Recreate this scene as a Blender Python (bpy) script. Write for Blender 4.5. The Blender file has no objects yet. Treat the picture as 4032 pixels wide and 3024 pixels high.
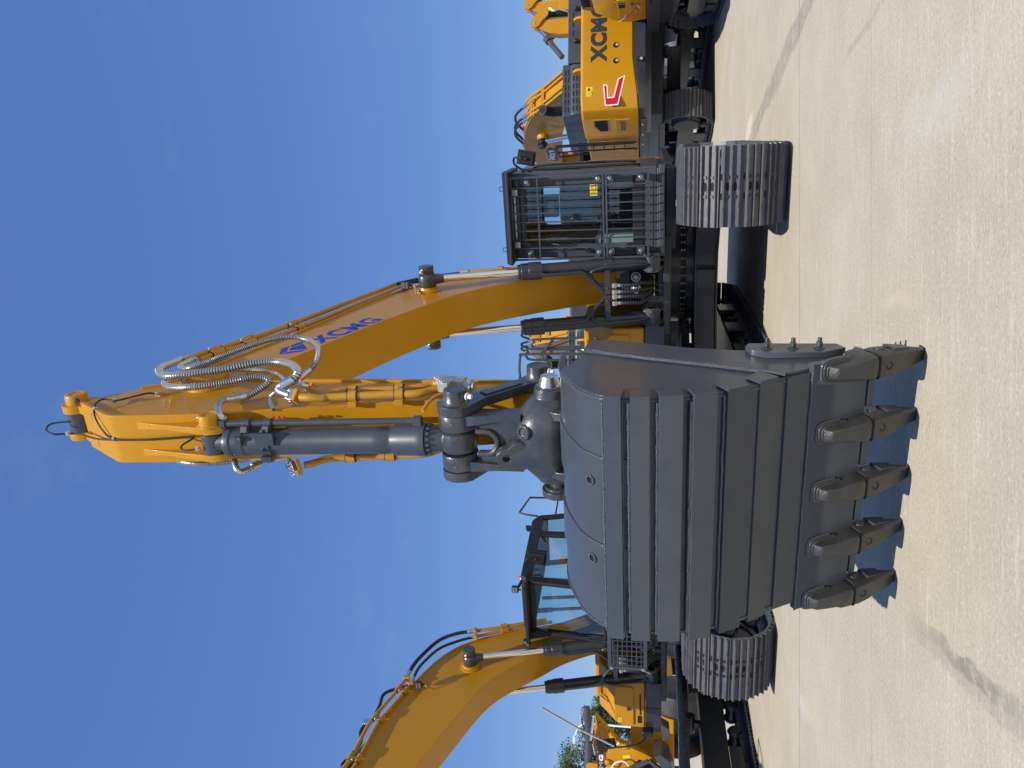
import bpy, bmesh, math, random
from mathutils import Vector, Matrix
R = math.radians
random.seed(7)
scene = bpy.context.scene
COL = scene.collection

# ------------------------------------------------------------------ materials
def new_mat(name):
    m = bpy.data.materials.new(name); m.use_nodes = True
    nt = m.node_tree; b = nt.nodes['Principled BSDF']
    return m, nt, b

def mat(name, col, rough=.5, metal=0., coat=0., coat_rough=.1, var=.12, scale=6., bump=0., bscale=200., spec=.5, rvar=.1, dust=0.):
    m, nt, b = new_mat(name)
    N, L = nt.nodes, nt.links
    b.inputs['Metallic'].default_value = metal
    b.inputs['Coat Weight'].default_value = coat
    b.inputs['Coat Roughness'].default_value = coat_rough
    b.inputs['Specular IOR Level'].default_value = spec
    tc = N.new('ShaderNodeTexCoord')
    n = N.new('ShaderNodeTexNoise'); n.inputs['Scale'].default_value = scale; n.inputs['Detail'].default_value = 6; n.inputs['Roughness'].default_value = .65
    L.new(tc.outputs['Object'], n.inputs['Vector'])
    r = N.new('ShaderNodeValToRGB')
    c = Vector(col)
    r.color_ramp.elements[0].position = .3; r.color_ramp.elements[1].position = .72
    r.color_ramp.elements[0].color = (*(c * (1 - var)), 1); r.color_ramp.elements[1].color = (*(c * (1 + var * .8)), 1)
    L.new(n.outputs['Fac'], r.inputs['Fac'])
    colout = r.outputs['Color']
    if dust > 0:
        n3 = N.new('ShaderNodeTexNoise'); n3.inputs['Scale'].default_value = 3.2; n3.inputs['Detail'].default_value = 9; n3.inputs['Roughness'].default_value = .75
        L.new(tc.outputs['Object'], n3.inputs['Vector'])
        mr = N.new('ShaderNodeMapRange'); mr.inputs['From Min'].default_value = .5; mr.inputs['From Max'].default_value = .8; mr.inputs['To Max'].default_value = dust
        L.new(n3.outputs['Fac'], mr.inputs['Value'])
        mx = N.new('ShaderNodeMix'); mx.data_type = 'RGBA'
        L.new(mr.outputs['Result'], mx.inputs['Factor']); L.new(colout, mx.inputs['A']); mx.inputs['B'].default_value = (.36, .31, .23, 1)
        colout = mx.outputs['Result']
    L.new(colout, b.inputs['Base Color'])
    mr2 = N.new('ShaderNodeMapRange'); mr2.inputs['To Min'].default_value = max(.02, rough - rvar); mr2.inputs['To Max'].default_value = min(1, rough + rvar)
    n2 = N.new('ShaderNodeTexNoise'); n2.inputs['Scale'].default_value = scale * 2.3; n2.inputs['Detail'].default_value = 5
    L.new(tc.outputs['Object'], n2.inputs['Vector']); L.new(n2.outputs['Fac'], mr2.inputs['Value']); L.new(mr2.outputs['Result'], b.inputs['Roughness'])
    if bump > 0:
        nb = N.new('ShaderNodeTexNoise'); nb.inputs['Scale'].default_value = bscale; nb.inputs['Detail'].default_value = 3
        L.new(tc.outputs['Object'], nb.inputs['Vector'])
        bp = N.new('ShaderNodeBump'); bp.inputs['Strength'].default_value = bump; bp.inputs['Distance'].default_value = .01
        L.new(nb.outputs['Fac'], bp.inputs['Height']); L.new(bp.outputs['Normal'], b.inputs['Normal'])
    return m

M = {}
M['yellow'] = mat('yellow_paint', (.525, .242, .005), .42, coat=.22, coat_rough=.05, spec=.25, var=.04, scale=2.5, bump=.035, bscale=7., dust=.03)
M['yellow_dull'] = mat('yellow_paint_dull', (.50, .240, .008), .48, coat=.2, coat_rough=.2, var=.06, scale=4., dust=.06)
M['grey'] = mat('slate_paint', (.047, .053, .064), .42, coat=.35, coat_rough=.16, var=.10, scale=3., bump=.06, bscale=14., dust=.10)
M['frame'] = mat('blue_black_paint', (.021, .025, .033), .42, coat=.35, coat_rough=.14, var=.12, scale=3., bump=.05, bscale=14., dust=.05)
M['bucket'] = mat('bucket_paint', (.060, .068, .080), .38, spec=.2, coat=.30, coat_rough=.12, var=.10, scale=3., bump=.04, bscale=14., dust=.05)
M['cast'] = mat('cast_steel_paint', (.046, .050, .056), .36, coat=.45, coat_rough=.16, var=.25, scale=9., bump=.22, bscale=60., dust=.20)
M['tooth'] = mat('tooth_casting', (.038, .039, .040), .40, coat=.12, coat_rough=.3, var=.25, scale=16., bump=.35, bscale=110., dust=.10)
M['weld'] = mat('weld_bead', (.075, .082, .095), .25, coat=.5, coat_rough=.1, var=.2, scale=40., bump=.9, bscale=160.)
M['black'] = mat('black_plastic', (.013, .013, .014), .5, var=.1)
M['void'] = mat('dark_recess', (.006, .006, .007), .8, var=.05)
M['rubber'] = mat('rubber_hose', (.018, .018, .019), .55, var=.1, scale=20., dust=.14)
M['shoe'] = mat('track_shoe_paint', (.090, .100, .118), .42, coat=.2, coat_rough=.22, var=.2, scale=8., bump=.12, bscale=50., dust=.16)
M['rust'] = mat('worn_grouser_edge', (.15, .105, .08), .6, metal=.2, var=.6, scale=14., bump=.3, bscale=90.)
M['chrome'] = mat('chrome_rod', (.80, .79, .77), .08, metal=1., var=.03, rvar=.04)
M['zinc'] = mat('galvanised_steel', (.60, .61, .61), .30, metal=.92, var=.12, scale=25.)
M['hosewire'] = mat('spring_guarded_hose', (.56, .57, .57), .28, metal=.9, var=.10, scale=30.)
M['fitting'] = mat('zinc_fitting', (.55, .52, .43), .38, metal=.7, var=.12, scale=30.)
M['red'] = mat('red_decal', (.55, .008, .018), .4, var=.05)
M['flame'] = mat('orange_decal', (.62, .09, .02), .4, var=.15)
M['white'] = mat('white_decal', (.80, .80, .79), .45, var=.03)
M['blue'] = mat('blue_decal', (.012, .035, .36), .4, var=.05)
M['lime'] = mat('warning_yellow', (.80, .62, .03), .5, var=.03)
M['ink'] = mat('dark_print', (.035, .04, .045), .5, var=.05)
M['orange'] = mat('orange_paint', (.75, .20, .015), .4, var=.05)
M['lens'] = mat('lamp_lens', (.085, .088, .09), .3, var=.35, scale=120., coat=.5)
M['redlens'] = mat('red_lens', (.6, .02, .02), .2, coat=.8, var=.1)
M['seat'] = mat('seat_fabric', (.09, .10, .115), .7, var=.15, scale=20.)
M['skin'] = mat('beige_trim', (.40, .43, .39), .5, var=.08)
M['bark'] = mat('bark', (.10, .075, .05), .9, var=.3, scale=14., bump=.5, bscale=30.)
M['lightgrey'] = mat('pale_grey_paint', (.42, .44, .46), .4, var=.05)

def glass(name, tint, mixf, rough=.02):
    m = bpy.data.materials.new(name); m.use_nodes = True; nt = m.node_tree; nt.nodes.clear()
    o = nt.nodes.new('ShaderNodeOutputMaterial'); tr = nt.nodes.new('ShaderNodeBsdfTransparent'); gl = nt.nodes.new('ShaderNodeBsdfGlossy')
    tr.inputs['Color'].default_value = (*tint, 1); gl.inputs['Roughness'].default_value = rough
    fr = nt.nodes.new('ShaderNodeLayerWeight'); pw = nt.nodes.new('ShaderNodeMath'); pw.operation = 'POWER'; pw.inputs[1].default_value = 3.5
    ma = nt.nodes.new('ShaderNodeMath'); ma.operation = 'MULTIPLY_ADD'; ma.inputs[1].default_value = .75; ma.inputs[2].default_value = mixf
    nt.links.new(fr.outputs['Facing'], pw.inputs[0]); nt.links.new(pw.outputs[0], ma.inputs[0])
    mx = nt.nodes.new('ShaderNodeMixShader')
    nt.links.new(ma.outputs[0], mx.inputs['Fac']); nt.links.new(tr.outputs[0], mx.inputs[1]); nt.links.new(gl.outputs[0], mx.inputs[2])
    nt.links.new(mx.outputs[0], o.inputs['Surface'])
    return m
M['glass'] = glass('tinted_glass', (.90, .96, .96), .07)
M['glass_dark'] = glass('dark_glass', (.35, .40, .42), .06)

def plastic_wrap():
    m, nt, b = new_mat('clear_plastic_wrap'); N, L = nt.nodes, nt.links
    b.inputs['Base Color'].default_value = (.72, .78, .80, 1); b.inputs['Roughness'].default_value = .16; b.inputs['Metallic'].default_value = .35
    tc = N.new('ShaderNodeTexCoord'); v = N.new('ShaderNodeTexVoronoi'); v.inputs['Scale'].default_value = 16; v.distance = 'MINKOWSKI'
    n = N.new('ShaderNodeTexNoise'); n.inputs['Scale'].default_value = 9; n.inputs['Detail'].default_value = 4
    L.new(tc.outputs['Object'], n.inputs['Vector']); L.new(n.outputs['Color'], v.inputs['Vector'])
    bp = N.new('ShaderNodeBump'); bp.inputs['Strength'].default_value = 1.; bp.inputs['Distance'].default_value = .08
    L.new(v.outputs['Distance'], bp.inputs['Height']); L.new(bp.outputs['Normal'], b.inputs['Normal'])
    return m
M['wrap'] = plastic_wrap()

def leaf_mat():
    m, nt, b = new_mat('foliage'); N, L = nt.nodes, nt.links
    oi = N.new('ShaderNodeNewGeometry'); r = N.new('ShaderNodeValToRGB')
    r.color_ramp.elements[0].color = (.025, .045, .012, 1); r.color_ramp.elements[1].color = (.10, .13, .035, 1)
    L.new(oi.outputs['Random Per Island'], r.inputs['Fac']); L.new(r.outputs['Color'], b.inputs['Base Color'])
    b.inputs['Roughness'].default_value = .6
    return m
M['leaf'] = leaf_mat()

# ------------------------------------------------------------------ mesh builder
def catmull(pts, res=8):
    P = [Vector(p) for p in pts]
    if len(P) < 3: return P
    out = []
    ext = [P[0] * 2 - P[1]] + P + [P[-1] * 2 - P[-2]]
    for i in range(1, len(ext) - 2):
        p0, p1, p2, p3 = ext[i - 1], ext[i], ext[i + 1], ext[i + 2]
        for k in range(res):
            t = k / res
            out.append(.5 * ((2 * p1) + (p2 - p0) * t + (2 * p0 - 5 * p1 + 4 * p2 - p3) * t * t + (3 * p1 - p0 - 3 * p2 + p3) * t ** 3))
    out.append(P[-1]); return out

def resample(P, step):
    d = [0.]
    for a, b in zip(P, P[1:]): d.append(d[-1] + (b - a).length)
    n = max(2, int(d[-1] / step)); out = []; j = 0
    for i in range(n + 1):
        s = d[-1] * i / n
        while j < len(P) - 2 and d[j + 1] < s: j += 1
        seg = d[j + 1] - d[j]
        out.append(P[j].lerp(P[j + 1], (s - d[j]) / seg if seg > 1e-9 else 0))
    return out

class MB:
    def __init__(s):
        s.bm = bmesh.new(); s.mats = []; s.cur = 0
    def use(s, name):
        if name not in s.mats: s.mats.append(name)
        s.cur = s.mats.index(name); return s
    def face(s, vs):
        try:
            f = s.bm.faces.new(vs); f.material_index = s.cur; return f
        except ValueError: return None
    def V(s, p): return s.bm.verts.new(p)
    def hull8(s, p):
        v = [s.V(q) for q in p]
        for q in ((0, 3, 2, 1), (4, 5, 6, 7), (0, 1, 5, 4), (1, 2, 6, 5), (2, 3, 7, 6), (3, 0, 4, 7)): s.face([v[i] for i in q])
        return s
    def box(s, x0, x1, y0, y1, z0, z1, mtx=None):
        p = [(x0, y0, z0), (x1, y0, z0), (x1, y1, z0), (x0, y1, z0), (x0, y0, z1), (x1, y0, z1), (x1, y1, z1), (x0, y1, z1)]
        if mtx is not None: p = [mtx @ Vector(q) for q in p]
        return s.hull8(p)
    def cbox(s, c, size, mtx=None):
        a, b, d = (q / 2 for q in size)
        T = Matrix.Translation(c) @ (mtx.to_4x4() if mtx is not None else Matrix())
        return s.box(-a, a, -b, b, -d, d, T)
    def bar(s, a, b, w, h, up=(0, 0, 1)):
        a, b = Vector(a), Vector(b); d = (b - a).normalized(); u = Vector(up)
        if abs(d.dot(u)) > .98: u = Vector((0, 1, 0))
        x = d.cross(u).normalized(); z = x.cross(d)
        q = []
        for o in (a, b):
            for sx, sz in ((-1, -1), (1, -1), (1, 1), (-1, 1)): q.append(o + x * sx * w / 2 + z * sz * h / 2)
        return s.hull8(q)
    def prism(s, poly, x0, x1, axis='x', flip=False):
        """poly in (y,z) extruded in x; axis 'y': poly (x,z) extruded in y; axis 'z': poly (x,y) extruded in z"""
        f = {'x': lambda p, t: (t, p[0], p[1]), 'y': lambda p, t: (p[0], t, p[1]), 'z': lambda p, t: (p[0], p[1], t)}[axis]
        A = [s.V(f(p, x0)) for p in poly]; B = [s.V(f(p, x1)) for p in poly]; n = len(poly)
        s.face(A[::-1]); s.face(B)
        for i in range(n): s.face([A[i], A[(i + 1) % n], B[(i + 1) % n], B[i]])
        return s
    def loft(s, rings, cap=True, closed=True):
        VR = [[s.V(p) for p in r] for r in rings]; n = len(rings[0])
        for a, b in zip(VR, VR[1:]):
            for i in range(n if closed else n - 1): s.face([a[i], a[(i + 1) % n], b[(i + 1) % n], b[i]])
        if cap: s.face(VR[0][::-1]); s.face(VR[-1])
        return s
    def tube(s, pts, r, seg=10, smooth=True, res=8, ribs=None, step=None, groove=None):
        P = catmull(pts, res) if smooth else [Vector(p) for p in pts]
        if ribs: P = resample(P, ribs / 4)
        elif step: P = resample(P, step)
        n = len(P)
        if n < 2: return s
        t0 = (P[1] - P[0]).normalized(); u = t0.orthogonal().normalized(); rings = []
        for i in range(n):
            t = (P[min(i + 1, n - 1)] - P[max(i - 1, 0)]).normalized()
            u = (u - t * u.dot(t)).normalized(); w = t.cross(u)
            rr = r[i] if isinstance(r, (list, tuple)) else r
            if ribs: rr = rr * (1., 1., .80, .80)[i % 4]
            if not smooth and 0 < i < n - 1:
                c = max(.5, (P[i] - P[i - 1]).normalized().dot(t)); k = 1 / c
            rings.append([P[i] + (u * math.cos(2 * math.pi * j / seg) + w * math.sin(2 * math.pi * j / seg)) * rr for j in range(seg)])
        if not (ribs and groove): return s.loft(rings)
        c0 = s.cur; s.use(groove); g = s.cur; s.cur = c0
        VR = [[s.V(p) for p in q] for q in rings]
        for k, (a, b) in enumerate(zip(VR, VR[1:])):
            s.cur = g if k % 4 == 2 else c0
            for i in range(seg): s.face([a[i], a[(i + 1) % seg], b[(i + 1) % seg], b[i]])
        s.cur = c0; s.face(VR[0][::-1]); s.face(VR[-1]); return s
    def cyl(s, a, b, r, r2=None, seg=20):
        a, b = Vector(a), Vector(b); t = (b - a).normalized(); u = t.orthogonal().normalized(); w = t.cross(u); r2 = r if r2 is None else r2
        ring = lambda o, q: [o + (u * math.cos(2 * math.pi * j / seg) + w * math.sin(2 * math.pi * j / seg)) * q for j in range(seg)]
        return s.loft([ring(a, r), ring(b, r2)])
    def lathe(s, a, d, prof, seg=24):
        """prof: list of (distance along d, radius)"""
        a, d = Vector(a), Vector(d).normalized(); u = d.orthogonal().normalized(); w = d.cross(u)
        return s.loft([[a + d * h + (u * math.cos(2 * math.pi * j / seg) + w * math.sin(2 * math.pi * j / seg)) * max(q, 1e-4) for j in range(seg)] for h, q in prof])
    def ring(s, a, b, r, ri, seg=24):
        a, b = Vector(a), Vector(b); t = (b - a).normalized(); u = t.orthogonal().normalized(); w = t.cross(u)
        rg = lambda o, q: [o + (u * math.cos(2 * math.pi * j / seg) + w * math.sin(2 * math.pi * j / seg)) * q for j in range(seg)]
        R4 = [rg(a, ri), rg(a, r), rg(b, r), rg(b, ri)]
        VR = [[s.V(p) for p in q] for q in R4]
        for k in range(4):
            A, B = VR[k], VR[(k + 1) % 4]
            for i in range(seg): s.face([A[i], A[(i + 1) % seg], B[(i + 1) % seg], B[i]])
        return s
    def sphere(s, c, r, sx=1, sy=1, sz=1, seg=12):
        m = Matrix.Translation(c) @ Matrix.Diagonal((sx, sy, sz, 1))
        g = bmesh.ops.create_uvsphere(s.bm, u_segments=seg, v_segments=max(6, seg // 2), radius=r, matrix=m)
        fs = set()
        for v in g['verts']:
            for f in v.link_faces: fs.add(f)
        for f in fs: f.material_index = s.cur
        return s
    def bolt(s, p, d, r=.016, h=.014, washer=True):
        p, d = Vector(p), Vector(d).normalized()
        if washer: s.cyl(p, p + d * h * .3, r * 1.5, seg=12)
        return s.cyl(p + d * h * .3, p + d * h * 1.2, r, seg=6)

def obj(name, mb, parent=None, bevel=0., angle=38, seg=2, subsurf=0):
    bmesh.ops.recalc_face_normals(mb.bm, faces=mb.bm.faces[:])
    a = R(angle)
    for f in mb.bm.faces: f.smooth = True
    for e in mb.bm.edges:
        if len(e.link_faces) == 2 and e.calc_face_angle(0) > a: e.smooth = False
    me = bpy.data.meshes.new(name); mb.bm.to_mesh(me); mb.bm.free()
    for n in mb.mats: me.materials.append(M[n])
    o = bpy.data.objects.new(name, me); COL.objects.link(o)
    if parent: o.parent = parent
    if bevel > 0:
        md = o.modifiers.new('bevel', 'BEVEL'); md.width = bevel; md.segments = seg; md.limit_method = 'ANGLE'; md.angle_limit = R(40); md.harden_normals = True
    if subsurf:
        md = o.modifiers.new('sub', 'SUBSURF'); md.levels = subsurf; md.render_levels = subsurf
    return o

def thing(name, label, cat, loc=(0, 0, 0), rz=0, group=None):
    o = bpy.data.objects.new(name, None); COL.objects.link(o); o.location = loc; o.rotation_euler = (0, 0, rz)
    o['label'] = label; o['category'] = cat
    if group: o['group'] = group
    return o
def tag(o, label, cat, group=None):
    o['label'] = label; o['category'] = cat
    if group: o['group'] = group
    return o
def copy_tree(o, parent=None):
    c = o.copy(); COL.objects.link(c); c.parent = parent
    for ch in list(o.children): copy_tree(ch, c)
    return c

def text_verts(txt, bold=.02):
    """letter outlines as a triangulated flat mesh, baseline at 0, cap height 1"""
    cu = bpy.data.curves.new('t', 'FONT'); cu.body = txt; cu.size = 1.; cu.offset = bold; cu.resolution_u = 6; cu.space_character = 1.08
    o = bpy.data.objects.new('t', cu); COL.objects.link(o)
    dg = bpy.context.evaluated_depsgraph_get(); me = bpy.data.meshes.new_from_object(o.evaluated_get(dg))
    vs = [v.co.copy() for v in me.vertices]; fs = [list(p.vertices) for p in me.polygons]
    bpy.data.objects.remove(o); bpy.data.meshes.remove(me); bpy.data.curves.remove(cu)
    x0 = min(v.x for v in vs); x1 = max(v.x for v in vs); y0 = min(v.y for v in vs); y1 = max(v.y for v in vs)
    return [((v.x - x0) / (x1 - x0), (v.y - y0) / (y1 - y0)) for v in vs], fs
def put_text(mb, txt, o, ex, ey, bold=.02):
    """o origin, ex vector = whole text width, ey vector = letter height"""
    o, ex, ey = Vector(o), Vector(ex), Vector(ey)
    vs, fs = text_verts(txt, bold)
    V = [mb.V(o + ex * x + ey * y) for x, y in vs]
    for f in fs: mb.face([V[i] for i in f])
def put_poly(mb, pts, o, ex, ey):
    o, ex, ey = Vector(o), Vector(ex), Vector(ey)
    return mb.face([mb.V(o + ex * x + ey * y) for x, y in pts])
def emblem(mb, o, ex, ey, c1, c2):
    """the maker's angular emblem: a lozenge split by a slanted stroke"""
    mb.use(c1)
    put_poly(mb, [(0, .52), (.34, 1), (.56, 1), (.22, .52)], o, ex, ey); put_poly(mb, [(.62, 1), (1.0, 1), (.86, .80), (.49, .80)], o, ex, ey)
    put_poly(mb, [(0, .46), (.22, .46), (.44, .14), (.56, 0), (.36, 0)], o, ex, ey); put_poly(mb, [(.30, .52), (.44, .74), (.82, .74), (.56, .08)], o, ex, ey)
# ------------------------------------------------------------------ crawler undercarriage
def make_track(root, cx, front, rear, H, width, pitch, drop=.0, detail=True):
    g = .042; r = H / 2 - g; cz = H / 2; yf = front + H / 2
    rb = r - drop / 2; yr = rear - H / 2 + drop / 2; st = yr - yf; arc = math.pi * r; arb = math.pi * rb; total = 2 * st + arc + arb; n = round(total / pitch); p = total / n
    def path(s):
        s %= total
        if s < st: return Vector((0, yf + s, cz - r)), Vector((0, 1, 0)), Vector((0, 0, -1))
        s -= st
        if s < arb:
            a = s / rb; return Vector((0, yr + rb * math.sin(a), g + rb - rb * math.cos(a))), Vector((0, math.cos(a), math.sin(a))), Vector((0, math.sin(a), -math.cos(a)))
        s -= arb
        if s < st:
            sag = -.035 * math.sin(math.pi * s / st) - drop * (1 - s / st); return Vector((0, yr - s, cz + r + sag)), Vector((0, -1, 0)), Vector((0, 0, 1))
        s -= st; a = s / r
        return Vector((0, yf - r * math.sin(a), cz + r * math.cos(a))), Vector((0, -math.cos(a), -math.sin(a))), Vector((0, -math.sin(a), math.cos(a)))
    mb = MB(); w = width / 2
    for i in range(n):
        o, t, nn = path(i * p + .02)
        P = lambda x, s, h: Vector((x, 0, 0)) + o + t * s + nn * h
        q = p * .49; jit = random.uniform(-.004, .004); W = w + jit
        mb.use('shoe')
        # curved pan: leading lip bent in, trailing lip bent out
        prof = [(-q, -.004), (-q * .78, .006), (q * .72, .006), (q * 1.02, .016), (q * 1.02, .002), (q * .7, -.014), (-q * .78, -.014), (-q, -.02)]
        A = [mb.V(P(-W, a, b)) for a, b in prof]; B = [mb.V(P(W, a, b)) for a, b in prof]
        mb.face(A[::-1]); mb.face(B)
        for k in range(8): mb.face([A[k], A[(k + 1) % 8], B[(k + 1) % 8], B[k]])
        for gs in (-.34, 0., .34):
            s0 = gs * p; gh = g * (1. if gs else .93)
            mb.use('shoe'); W2 = W - .004
            a = [mb.V(P(x, s0 + e, h)) for x in (-W2, W2) for e, h in ((-.015, .004), (.015, .004), (.0065, gh), (-.0065, gh))]
            for idx in ((0, 1, 5, 4), (1, 2, 6, 5), (3, 0, 4, 7), (0, 3, 2, 1), (4, 5, 6, 7)): mb.face([a[k] for k in idx])
            mb.use('rust'); mb.face([a[k] for k in (2, 3, 7, 6)])
        if detail:
            for x in (-.10, .10):
                for s0 in (-.17, .17):
                    mb.use('frame'); mb.cyl(P(x, s0 * p, .004), P(x, s0 * p, .026), .017, seg=8)
                mb.use('void'); c = [P(x + sx * .034, sp * p, .0075) for sx, sp in ((-1, -.48), (1, -.48), (1, -.385), (-1, -.385))]
                mb.face([mb.V(k) for k in c])
            for s0 in (-.17, .17):
                mb.use('void'); ring = [P(.050 * math.cos(k * math.pi / 5), s0 * p + .020 * math.sin(k * math.pi / 5), .0075) for k in range(10)]
                mb.face([mb.V(k) for k in ring])
        mb.use('shoe')
        for x in (-.11, .11):
            mb.hull8([P(x + a, b, c) for c in (-.11, -.016) for a, b in ((-.03, -q), (.03, -q), (.03, q), (-.03, q))])
    tr = obj('track', mb, root); tr.location = (cx, 0, 0)
    # idler, sprocket, rollers, frame
    ri = r - .12
    mb = MB().use('frame'); mb.lathe((-.09, yf, cz), (1, 0, 0), [(0, .02), (0, ri * .45), (.03, ri * .5), (.03, ri * .82), (0, ri * .86), (0, ri), (.18, ri), (.18, ri * .86), (.15, ri * .82), (.15, ri * .5), (.18, ri * .45), (.18, .02)], 32)
    mb.cyl((-.2, yf, cz), (.2, yf, cz), .09); obj('idler', mb, tr)
    mb = MB().use('frame'); mb.lathe((-.05, yr, cz), (1, 0, 0), [(0, .02), (0, ri * .9), (.1, ri * .9), (.1, .02)], 32)
    for k in range(19):
        a = 2 * math.pi * k / 19; d = Vector((0, math.cos(a), math.sin(a))); c = Vector((0, yr, cz))
        mb.bar(c + d * ri * .85, c + d * (ri + .06), .09, .07, up=(1, 0, 0))
    for sd in (-1, 1): mb.use('frame').lathe((sd * .05, yr, cz), (sd, 0, 0), [(0, ri * .72), (.16, ri * .7), (.2, ri * .62), (.24, ri * .6), (.24, .02)], 28)
    for sd in (-1, 1):
        for k in range(16):
            a = 2 * math.pi * k / 16; mb.bolt((sd * .25, yr + ri * .66 * math.cos(a), cz + ri * .66 * math.sin(a)), (sd, 0, 0), .014, .03, False)
    obj('sprocket', mb, tr)
    mb = MB().use('frame')
    prof = [(yf + .2, cz - .16), (yf + .45, cz - .2), (yr - .45, cz - .2), (yr - .25, cz - .1), (yr - .25, cz + .1), (yr - .5, cz + .17), (yf + .5, cz + .17), (yf + .2, cz + .1)]
    mb.prism(prof, -.2, .2)
    mb.prism([(yf - .1, cz - .06), (yf + .3, cz - .12), (yf + .3, cz + .12), (yf - .1, cz + .06)], .16, .2); mb.prism([(yf - .1, cz - .06), (yf + .3, cz - .12), (yf + .3, cz + .12), (yf - .1, cz + .06)], -.2, -.16)
    for k in range(3):  # guards and steps
        y = yf + .8 + k * (st - 1.6) / 2; mb.box(.2, .24, y - .22, y + .22, .14, cz - .2)
        mb.box(-.24, -.2, y - .22, y + .22, .14, cz - .2)
    obj('track_frame', mb, tr, .012)
    for k in range(9):
        y = yf + .35 + k * (st - .7) / 8
        mb = MB().use('frame'); mb.lathe((-.16, y, .2), (1, 0, 0), [(0, .03), (0, .085), (.05, .12), (.06, .09), (.26, .09), (.27, .12), (.32, .085), (.32, .03)], 16); obj('track_roller', mb, tr)
    for k in range(2):
        y = yf + st * (.33 + .34 * k); mb = MB().use('frame'); mb.lathe((-.15, y, cz + r - .19), (1, 0, 0), [(0, .02), (0, .07), (.3, .07), (.3, .02)], 14); mb.bar((0, y, cz), (0, y, cz + r - .19), .08, .08); obj('carrier_roller', mb, tr)
    return tr

def make_carbody(root, gx, z0=.62, z1=.91, fy=1.15):
    mb = MB().use('frame'); x = gx - .2
    plan = [(-x, -fy - .05), (-.32, -fy + .22), (.32, -fy + .22), (x, -fy - .15), (x, -fy + .4), (.62, 0), (x, fy - .4), (x, fy + .1), (.32, fy - .22), (-.32, fy - .22), (-x, fy + .1), (-x, fy - .4), (-.62, 0), (-x, -fy + .5)]
    mb.prism(plan, z0 + .025, z1 - .025, 'z')
    grow = [(a * 1.0, b * 1.0 + (.035 if b > 0 else -.035)) for a, b in plan]
    mb.prism(grow, z1 - .025, z1, 'z'); mb.prism(grow, z0, z0 + .025, 'z')
    mb.box(.1, .12, -fy + .12, -fy + .23, z0 + .03, z1 - .03)
    c = obj('carbody', mb, root, .006)
    mb = MB().use('frame'); mb.ring((0, 0, z1), (0, 0, z1 + .10), .80, .5, 48); mb.use('black').ring((0, 0, z1 + .10), (0, 0, z1 + .17), .74, .5, 48)
    mb.use('frame').ring((0, 0, z1 + .17), (0, 0, z1 + .31), .80, .5, 48)
    mb.use('fitting')
    for k in range(44):
        a = 2 * math.pi * k / 44; x, y = math.cos(a), math.sin(a)
        mb.bolt((.77 * x, .77 * y, z1 + .10), (0, 0, 1), .013, .022, False); mb.bolt((.77 * x, .77 * y, z1 + .17), (0, 0, -1), .013, .022, False)
    obj('swing_bearing', mb, root)
    return c

# ------------------------------------------------------------------ upper frame in front of the cab line
def make_upper_frame(root):
    mb = MB().use('frame')
    mb.box(-1.45, 1.45, -.9, 2.9, 1.20, 1.30)
    mb.box(-.62, .62, -1.42, -.9, 1.222, 1.30); mb.box(-.60, .60, -1.45, -1.42, 1.235, 1.315)
    for s in (-1, 1):  # boom brackets and cylinder lugs
        mb.prism([(-1.15, 1.30), (.5, 1.30), (.35, 1.7), (-.45, 2.3), (-.8, 2.3), (-1.1, 1.7)], s * .27, s * .31)
        for x in (.265, .425):
            mb.prism([(-1.42, 1.30), (-1.2, 1.30), (-1.2, 1.5), (-1.45, 1.57), (-1.60, 1.56), (-1.67, 1.45), (-1.60, 1.36)], s * x - .02, s * x + .02)
    mb.box(-.27, .27, -1.16, -1.12, 1.30, 1.90)
    mb.box(.46, 1.42, -1.35, -.9, 1.17, 1.29)
    mb.box(-1.40, -.46, -1.62, -.9, 1.30, 1.54)
    mb.box(-.95, -.93, -1.63, -1.61, 1.31, 1.53)
    f = obj('upper_frame', mb, root, .006)
    mb = MB().use('void')
    rr = .05; pl = []
    for cx, cz, a0 in ((.16, 1.69, 0), (-.18, 1.69, 90), (-.18, 1.42, 180), (.16, 1.42, 270)):
        for k in range(5): a = R(a0 + k * 22.5); pl.append((cx + rr * math.cos(a), cz + rr * math.sin(a)))
    mb.prism(pl, -1.166, -1.161, 'y'); obj('access_opening', mb, f)
    for x in (.083, -.07):
        mb = MB().use('zinc'); mb.ring((x, -1.17, 1.655), (x, -1.185, 1.655), .062, .05, 24); mb.lathe((x, -1.168, 1.655), (0, -1, 0), [(0, .04), (.02, .042), (.03, .03), (.045, .028), (.045, .001)], 12); obj('swivel_port', mb, f)
    for x in (.09, .02, -.05, -.13):
        mb = MB().use('fitting'); mb.cbox((x, -1.21, 1.44), (.05, .07, .05)); mb.bolt((x - .014, -1.245, 1.45), (0, -1, 0), .008, .012); mb.bolt((x + .014, -1.245, 1.43), (0, -1, 0), .008, .012); obj('hose_flange', mb, f, .004)
    return f

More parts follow.
